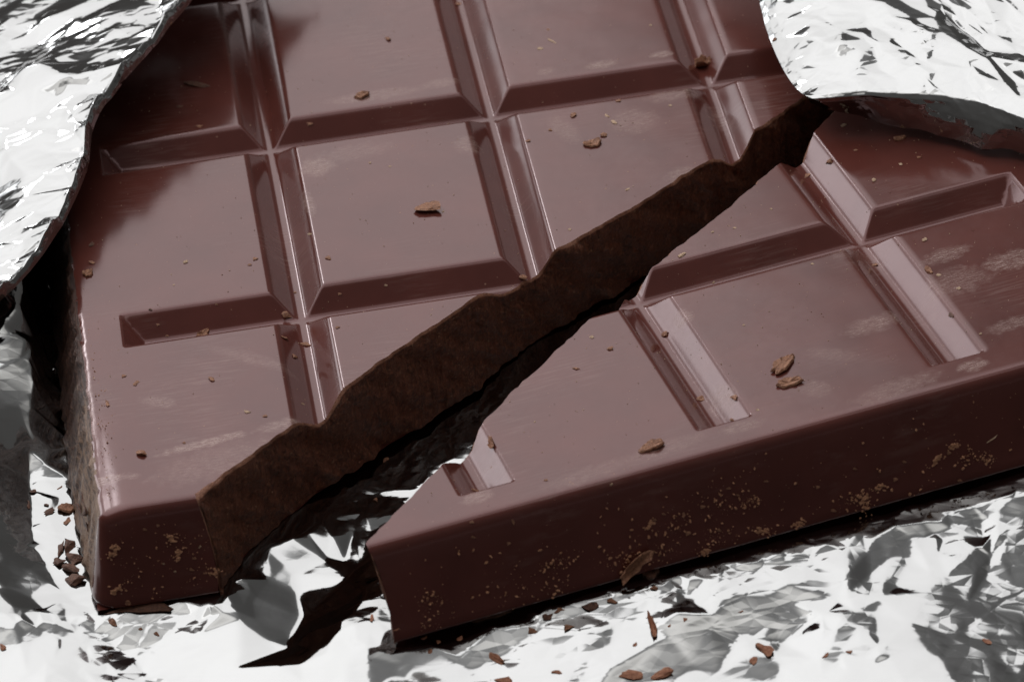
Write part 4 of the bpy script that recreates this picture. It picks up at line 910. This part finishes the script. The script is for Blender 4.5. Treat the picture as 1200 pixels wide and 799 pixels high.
    ('nugget', (37.18, -40.23, -7.39), (0.158, -0.96, 0.229), (0.962, 0.097, -0.255), 0.54, 0.54, 'm', ('S', 'tiny right-hand brown crumb low on the long front side, right of the large curled shaving')),
    ('nugget', (33.95, -40.64, -6.89), (0.158, -0.961, 0.228), (0.962, 0.097, -0.256), 0.72, 0.63, 'm', ('S', 'tiny left-hand brown crumb low on the long front side, right of the large curled shaving')),
    ('nugget', (30.76, -40.61, -4.51), (0.158, -0.962, 0.224), (0.962, 0.099, -0.256), 0.54, 0.45, 'm', ('S', 'tiny brown crumb midway on the long front side, above the large curled shaving')),
    ('nugget', (31.76, -40.38, -4.23), (0.158, -0.962, 0.224), (0.962, 0.099, -0.255), 0.54, 0.45, 'm', ('S', 'tiny left-hand brown crumb midway on the long front side, right of the large curled shaving')),
    ('nugget', (61.52, -35.81, -5.63), (0.158, -0.962, 0.224), (0.963, 0.1, -0.251), 0.56, 0.45, 'm', ('S', 'tiny right-hand brown crumb midway on the long front side, towards the right end')),
    ('nugget', (62.43, -36.42, -8.66), (0.159, -0.963, 0.218), (0.962, 0.101, -0.254), 0.66, 0.46, 'm', ('S', 'tiny right-hand brown crumb low on the long front side, towards the right end')),
    ('nugget', (49.06, -38.53, -8.44), (0.154, -0.946, 0.284), (0.966, 0.084, -0.245), 0.73, 0.54, 'm', ('S', 'tiny brown crumb low on the long front side, mid length')),
    ('nugget', (39.04, -52.21, -13.5), (0.055, -0.207, 0.977), (0.532, -0.822, -0.204), 2.53, 1.42, 'r', 'reddish chunk on the white foil, lower right, with a crumb beside it'),
    ('nugget', (37.69, -53.4, -13.8), (-0.02, -0.315, 0.949), (0.98, -0.193, -0.044), 1.0, 1.0, 'r', 'small reddish crumb left of the reddish chunk'),
    ('nugget', (44.68, -54.59, -13.62), (-0.089, -0.292, 0.952), (0.89, 0.407, 0.208), 0.96, 0.47, 'r', 'small slanted crumb on the white foil, left of a flat sliver'),
    ('splinter', (47.11, -54.74, -13.45), (-0.091, -0.282, 0.955), (0.995, -0.065, 0.076), 1.84, 0.61, 'r', 'flat reddish sliver on the white foil, lower right'),
    ('splinter', (60.61, -55.5, -14.24), (0.087, -0.117, 0.989), (0.975, -0.195, -0.108), 1.86, 0.96, 'r', 'oblong reddish crumb on the foil at the far right'),
    ('nugget', (25.95, -52.81, -13.65), (0.024, -0.377, 0.926), (0.965, -0.233, -0.12), 2.84, 1.25, 'r', 'left chunk of two at the bottom edge of the picture'),
    ('nugget', (29.04, -53.43, -13.88), (-0.001, -0.335, 0.942), (1.0, -0.018, -0.006), 3.02, 1.47, 'r', 'right chunk of two at the bottom edge of the picture'),
    ('nugget', (13.5, -50.92, -13.3), (-0.019, -0.225, 0.974), (0.977, -0.209, -0.03), 2.02, 1.06, 'r', 'reddish chunk cut off by the bottom edge of the picture'),
    ('nugget', (13.17, -48.26, -12.65), (0.022, -0.28, 0.96), (0.569, -0.786, -0.242), 2.05, 1.09, 'r', 'brown crumb on the foil above the bottom edge, middle of the picture'),
    ('curl', (28.83, -47.95, -12.01), (-0.144, -0.351, 0.925), (0.043, -0.936, -0.348), 2.55, 0.67, 'r', 'narrow upright curl on the white foil below the wedge'),
    ('nugget', (18.61, -51.25, -13.2), (-0.032, -0.246, 0.969), (0.908, -0.412, -0.075), 1.2, 0.61, 'r', 'small reddish crumb between the larger ones at the bottom edge'),
    ('nugget', (26.8, -49.67, -12.53), (-0.024, -0.218, 0.976), (0.976, -0.217, -0.024), 0.59, 0.59, 'r', ('F', 'tiny leftmost reddish crumb on the bright foil, below the middle of the wedge')),
    ('nugget', (32.08, -48.0, -11.75), (0.028, -0.394, 0.919), (0.987, -0.136, -0.089), 0.51, 0.48, 'r', ('F', 'tiny third reddish crumb on the bright foil, below the middle of the wedge')),
    ('nugget', (37.66, -47.74, -12.08), (0.016, -0.369, 0.929), (0.986, -0.151, -0.077), 0.59, 0.39, 'r', ('F', 'tiny rightmost reddish crumb on the bright foil, below the middle of the wedge')),
    ('nugget', (30.47, -48.35, -11.92), (-0.051, -0.382, 0.923), (0.978, -0.208, -0.032), 0.42, 0.38, 'r', ('F', 'tiny second reddish crumb on the bright foil, below the middle of the wedge')),
    ('nugget', (1.78, -41.91, -10.39), (0.064, 0.064, 0.996), (0.414, 0.906, -0.085), 1.62, 0.71, 'r', 'brown crumb on the foil just left of the tip of the wedge'),
    ('nugget', (3.8, -46.09, -8.96), (0.157, -0.957, 0.243), (0.961, 0.092, -0.26), 0.69, 0.45, 'r', ('F', 'tiny reddish crumb on the bright foil, left of the pointed tip')),
    ('nugget', (6.92, -46.67, -11.8), (0.075, -0.308, 0.948), (0.988, -0.106, -0.112), 0.59, 0.59, 'r', ('F', 'tiny left-hand reddish crumb on the bright foil, below the pointed tip of the wedge')),
    ('nugget', (7.84, -45.61, -11.62), (0.148, -0.188, 0.971), (0.986, -0.045, -0.159), 0.51, 0.51, 'r', ('F', 'tiny middle reddish crumb on the bright foil, below the pointed tip of the wedge')),
    ('nugget', (6.49, -45.1, -11.32), (0.123, -0.173, 0.977), (0.988, -0.074, -0.137), 0.68, 0.68, 'r', ('F', 'tiny reddish crumb on the bright foil, below the pointed tip, nearest to it')),
    ('nugget', (10.06, -45.47, -11.73), (-0.051, -0.232, 0.971), (0.971, -0.239, -0.006), 0.77, 0.63, 'r', ('F', 'tiny right-hand reddish crumb on the bright foil, below the pointed tip of the wedge')),
    ('nugget', (6.37, -13.65, -11.75), (0.157, -0.173, 0.972), (0.817, 0.575, -0.03), 1.35, 0.61, 'm', 'crumb on the dark foil deep in the crack'),
    ('nugget', (4.59, -19.82, -12.39), (0.217, -0.037, 0.976), (0.976, 0.041, -0.215), 0.81, 0.81, 'm', 'crumb on the streaked foil at the mouth of the crack'),
    ('nugget', (18.71, -44.84, -11.35), (-0.013, -0.367, 0.93), (0.977, 0.194, 0.09), 1.71, 0.96, 'd', 'dark crumb at the foot of the wedge, right of the long ridge'),
    ('nugget', (17.06, -45.93, -11.79), (-0.027, -0.343, 0.939), (0.98, -0.194, -0.042), 1.35, 0.89, 'm', 'orange crumb on the foil below the foot of the wedge'),
    ('nugget', (20.58, -46.36, -11.73), (-0.025, -0.217, 0.976), (0.993, 0.108, 0.049), 1.61, 0.97, 'm', 'tan crumb on the foil right of the orange one'),
    ('nugget', (23.22, -44.53, -11.18), (-0.029, -0.34, 0.94), (0.978, 0.185, 0.097), 1.71, 1.08, 'd', 'dark crumb under the foot of the wedge, below the curled shaving'),
    ('nugget', (25.34, -44.2, -10.99), (-0.02, -0.325, 0.945), (1.0, 0.004, 0.022), 1.44, 0.91, 'm', 'brown crumb at the foot of the wedge, near the curled shaving'),
    ('nugget', (29.9, -43.74, -10.73), (-0.03, -0.29, 0.956), (0.977, -0.209, -0.032), 1.27, 1.14, 'm', 'round brown crumb on the foil beside the foot of the wedge'),
    ('splinter', (20.1, -44.26, -11.1), (-0.012, -0.368, 0.93), (0.977, 0.194, 0.089), 1.88, 0.77, 'm', 'short orange sliver along the foot of the wedge'),
    ('nugget', (-34.68, -36.97, -10.7), (-0.005, -0.319, 0.948), (0.982, -0.179, -0.055), 0.78, 0.78, 'r', 'orange crumb on the foil at the far left edge'),
    ('flake', (-21.9, -33.86, -9.86), (0.0, -0.981, 0.194), (0.985, -0.033, -0.167), 0.69, 0.57, 'm', ('S2', 'tiny brown crumb on the small front face, low left')),
    ('nugget', (-19.07, -32.27, -2.37), (0.0, -0.981, 0.196), (0.986, -0.033, -0.164), 0.51, 0.47, 'm', ('S2', 'tiny brown crumb on the small front face, high left')),
    ('nugget', (-17.76, -32.24, -2.22), (0.0, -0.981, 0.196), (0.986, -0.033, -0.164), 0.43, 0.37, 'm', ('S2', 'tiny brown crumb on the small front face, high centre')),
    ('nugget', (-14.65, -33.05, -6.17), (0.0, -0.98, 0.2), (0.986, -0.034, -0.165), 0.51, 0.47, 'm', ('S2', 'tiny right-hand brown crumb on the small front face, midway right')),
    ('nugget', (-13.9, -32.83, -5.08), (0.0, -0.98, 0.2), (0.986, -0.034, -0.164), 0.43, 0.38, 'l', ('S2', 'tiny pale crumb on the small front face, high right')),
    ('nugget', (-17.76, -33.07, -6.3), (0.0, -0.98, 0.2), (0.986, -0.034, -0.165), 0.34, 0.34, 'l', ('S2', 'tiny left-hand pale crumb on the small front face, midway centre')),
    ('nugget', (-16.79, -33.28, -7.3), (0.0, -0.979, 0.202), (0.986, -0.034, -0.165), 0.34, 0.34, 'l', ('S2', 'tiny right-hand pale crumb on the small front face, midway centre')),
    ('nugget', (-15.09, -33.3, -7.4), (0.0, -0.979, 0.203), (0.986, -0.034, -0.165), 0.6, 0.57, 'm', ('S2', 'tiny left-hand brown crumb on the small front face, midway right')),
]
TINY = {'A': ('tiny loose crumb, well under a millimetre, on top of the rear piece', 'tiny crumbs on the rear piece'), 'B': ('tiny loose crumb, well under a millimetre, on top of the front wedge', 'tiny crumbs on the front wedge'), 'S': ('tiny tan crumb stuck to the long front side of the wedge', 'tiny crumbs on the long front side'), 'S2': ('tiny tan crumb stuck to the small front face of the rear piece', 'tiny crumbs on the small front face'), 'F': ('tiny brown crumb lying on the bright foil beside the bar', 'tiny crumbs on the foil')}

# ------------------------------------------------------------------ crumbs, flakes and shavings
TONE = {'g': crumb_material('golden_crumb', (.36, .16, .085), (.62, .31, .175)), 'd': crumb_material('dark_crumb', (.05, .019, .012), (.20, .085, .05)), 'm': crumb_material('brown_crumb', (.17, .066, .036), (.46, .22, .125)),
        'l': crumb_material('pale_crumb', (.42, .26, .16), (.68, .48, .33)), 'r': crumb_material('reddish_crumb', (.28, .095, .05), (.58, .27, .16))}
_ico = bpy.data.meshes.new('ico_source')
import bmesh
def ico(sub):
    bm = bmesh.new(); bmesh.ops.create_icosphere(bm, subdivisions=sub, radius=1)
    V = np.array([v.co[:] for v in bm.verts]); F = [[v.index for v in f.verts] for f in bm.faces]; bm.free()
    return V, F
ICO = {k: ico(k) for k in (1, 2, 3)}
bpy.data.meshes.remove(_ico)
def lump(V, rs, amp, freq):
    o = np.zeros(len(V))
    for k in range(10):
        d = rs.normal(size=3); d /= np.linalg.norm(d); f = freq*rs.uniform(.7, 2.6)
        o += amp/(f/freq)*np.sin(V @ d*f + rs.uniform(0, 7))*.5
    return o
def crumb_mesh(kind, ln, wd, seed, tone):
    rs = np.random.RandomState(seed)
    if kind in ('nugget', 'splinter'):
        V, F = ICO[3 if ln > 3 else 2 if ln > .6 else 1]
        V = V.copy()
        # cut a few flat facets, then roughen
        for _ in range(14):
            d = rs.normal(size=3); d /= np.linalg.norm(d); c = rs.uniform(.30, .72)
            e = np.maximum(V @ d - c, 0); V -= e[:, None]*d
        V *= (1 + lump(V, rs, .26, 4.2))[:, None]
        if kind == 'splinter':
            tp = 1 - .55*np.abs(V[:, 0])**1.5*rs.uniform(.5, 1.2); V[:, 1] *= tp; V[:, 2] *= tp
            V[:, 1] += .35*rs.normal()*(V[:, 0]**2) + .25*np.sin(V[:, 0]*rs.uniform(4, 9) + rs.uniform(0, 6))*.5
        else:
            V /= np.abs(V).max(0)*1.0; V[:, 1] *= 1 - .25*V[:, 0]*rs.uniform(-1, 1)
        ht = wd*rs.uniform(.30, .48)
        V = V*np.array((ln/2, wd/2, ht/2)); V[:, 2] += ht*.36
    elif kind == 'patch':
        # a rubbed-on cluster of grains
        V, F = [], []
        b, bf = ICO[1]
        for _ in range(int(14 + 10*ln*wd)):
            q = rs.normal(size=2)*.42; sz = rs.uniform(.05, .16)*(1.2 if abs(q[0]) < .4 else .8)
            g = b*(1 + rs.uniform(-.35, .35, (len(b), 1)))*sz*np.array((rs.uniform(.8, 1.8), 1, .6)) + np.array((q[0]*ln/2*1.3, q[1]*wd/2*1.3 + .3*wd*math.sin(q[0]*3), sz*.3))
            F += [[k + len(V)*len(b) for k in f] for f in bf]; V.append(g)
        V = np.concatenate(V)
    else:
        # thin sheet with a ragged outline; a curl is bent along its length
        n = 30 if ln > 1.2 else 16
        an = np.linspace(0, 2*PI, n, endpoint=False)
        r = 1 + .10*np.sin(2*an + rs.uniform(0, 6)) + .10*np.sin(3*an + rs.uniform(0, 6)) + .07*np.sin(7*an + rs.uniform(0, 6)) + rs.uniform(-.09, .09, n)
        th = min(.32, .2*wd + .06)
        rows = []
        for fr, zz in ((1.0, .0), (1.03, .5), (.90, 1.0), (.45, .82)):
            rows.append(np.stack([np.cos(an)*r*fr, np.sin(an)*r*fr, np.full(n, zz*th)], 1))
        V = np.concatenate(rows + [np.array([[0, 0, .85*th]]), np.array([[0, 0, 0.]])])
        F = []
        for k in range(3):
            for j in range(n): F.append([k*n + j, k*n + (j + 1) % n, (k + 1)*n + (j + 1) % n, (k + 1)*n + j])
        for j in range(n): F.append([3*n + j, 3*n + (j + 1) % n, 4*n]); F.append([(j + 1) % n, j, 4*n + 1])
        V[:, 2] += rs.normal(size=len(V))*th*.10
        V[:, 0] *= ln/2; V[:, 1] *= wd/2
        if kind == 'curl':
            V[:, 2] += .55*wd*(V[:, 1]/(wd/2))**2 + .12*ln*(V[:, 0]/(ln/2))**2
        else:
            V[:, 2] += .08*wd*np.sin(V[:, 0]/ln*4 + rs.uniform(0, 6)) + .06*wd
    return mesh_of('crumb', V, F, TONE['g' if kind == 'patch' else tone], None, False)
NAME = {'patch': 'chocolate_smear', 'nugget': 'chocolate_crumb', 'flake': 'chocolate_flake', 'splinter': 'chocolate_sliver', 'curl': 'chocolate_curl'}
shared = {}
for i, (kind, p, nn, ax, ln, wd, tone, lab) in enumerate(CRUMBS):
    if kind != 'patch' and tone not in 'dr': ln, wd = ln*.92, wd*.86
    Z = Vector(nn).normalized(); X_ = Vector(ax); X_ = (X_ - Z*X_.dot(Z)).normalized(); Y_ = Z.cross(X_)
    if lab in TINY or isinstance(lab, tuple):
        key = (kind, tone, i % 3)
        if key not in shared: shared[key] = crumb_mesh(kind, 1.0, .68, 900 + len(shared), tone)
        me = shared[key]; sx, sy = ln, wd/.68
    else:
        me = crumb_mesh(kind, ln, wd, 100 + i, tone); sx = sy = 1
    o = link(NAME[kind], me)
    sz = min(sx, sy)
    sink = .04 if kind != 'nugget' else .02
    P = Vector(p)*S - Z*sink*S*min(1, ln)
    o.matrix_world = Matrix(((X_[0]*sx, Y_[0]*sy, Z[0]*sz, P[0]), (X_[1]*sx, Y_[1]*sy, Z[1]*sz, P[1]), (X_[2]*sx, Y_[2]*sy, Z[2]*sz, P[2]), (0, 0, 0, 1)))
    if lab in TINY: tag(o, TINY[lab][0], 'crumb', TINY[lab][1])
    elif isinstance(lab, tuple): tag(o, lab[1], 'crumb', TINY[lab[0]][1])
    else: tag(o, lab, {'nugget': 'crumb', 'flake': 'flake', 'splinter': 'sliver', 'curl': 'shaving', 'patch': 'smear'}[kind])

# ------------------------------------------------------------------ chocolate dust too fine to count
def dust(name, label, pts, nrm, sizes, tone, seed):
    rs = np.random.RandomState(seed); b, bf = ICO[1]; V, F = [], []
    for i, (p, s_) in enumerate(zip(pts, sizes)):
        R = np.linalg.qr(rs.normal(size=(3, 3)))[0]
        g = (b*np.array((1.5, 1, .7))*(1 + rs.uniform(-.3, .3, (len(b), 1)))) @ R.T*s_ + p + np.asarray(nrm)*s_*.4
        F += [[k + i*len(b) for k in f] for f in bf]; V.append(g)
    o = link(name, mesh_of(name, np.concatenate(V), F, TONE[tone], None, False))
    return tag(o, label, 'dust', None, 'stuff')
def to_front(P): M_ = np.array(M_FRONT_MW); return P @ M_[:3, :3].T + M_[:3, 3]/S
rs = np.random.RandomState(77)
def top_points(n, keep, seed, edge_bias):
    x, y = rs.uniform(LX, RX_, n*6), rs.uniform(FY, 75, n*6); s_ = crack_s(x, y, np.zeros_like(x), seed)*keep
    w_ = (np.sin(x*.31 + 1)*np.sin(y*.23 + 2*keep) + 1)*.5*.7 + .12 + edge_bias*np.exp(-np.abs(s_)/2)
    m = (s_ > .15) & (rs.uniform(0, 1, n*6) < w_); x, y = x[m][:n], y[m][:n]
    return np.stack([x, y, -depth(x, y)], 1)
P = top_points(420, 1, 11, .8)
dust('chocolate_dust', 'fine pale chocolate dust over the top of the rear piece', P, (0, 0, 1), rs.uniform(.02, .065, len(P)), 'l', 1)
P = to_front(top_points(380, -1, 23, .5))
dust('chocolate_dust', 'fine pale chocolate dust over the top of the front wedge', P, (0, 0, 1), rs.uniform(.02, .065, len(P)), 'l', 2)
so, sz_ = np.array([a for a, _ in SIDE]), np.array([b for _, b in SIDE])
def front_points(n, x0, x1, low):
    cx_ = rs.uniform(x0, x1, 16); cz_ = -T*(1 - rs.uniform(.05, .6, 16)); cw = rs.uniform(.3, 2.2, 16)
    k = rs.randint(0, 16, n); cl = rs.uniform(0, 1, n) < .75
    x = np.where(cl, cx_[k] + rs.normal(0, 1, n)*cw[k], rs.uniform(x0, x1, n)); z = np.where(cl, cz_[k] + rs.normal(0, .55, n)*cw[k], -T*rs.beta(*low, n))
    m = (x > x0) & (x < x1) & (z < -.4) & (z > -T + .2); x, z = x[m], z[m]
    return np.stack([x, FY - np.interp(-z, -sz_[:-2], so[:-2]), z], 1)
P = to_front(front_points(1300, -10, 72, (1.6, 1.1)))
dust('chocolate_dust', 'tan chocolate dust rubbed onto the long front side of the wedge', P, (0, -1, .2), .022 + .15*rs.uniform(0, 1, len(P))**3, 'g', 3)
P = front_points(130, -22, -13, (1.2, 1.2))
dust('chocolate_dust', 'tan chocolate dust on the small front face of the rear piece', P, (0, -1, .2), .022 + .10*rs.uniform(0, 1, len(P))**2.5, 'g', 4)
y = rs.uniform(-29, 14, 150); x = LX + np.abs(rs.normal(0, .9, 150)); P = np.stack([x, y, np.full(150, -.10)], 1)
dust('chocolate_dust', 'crumbly chocolate dust along the left rim of the rear piece', P, (0, 0, 1), rs.uniform(.02, .085, len(P)), 'g', 5)
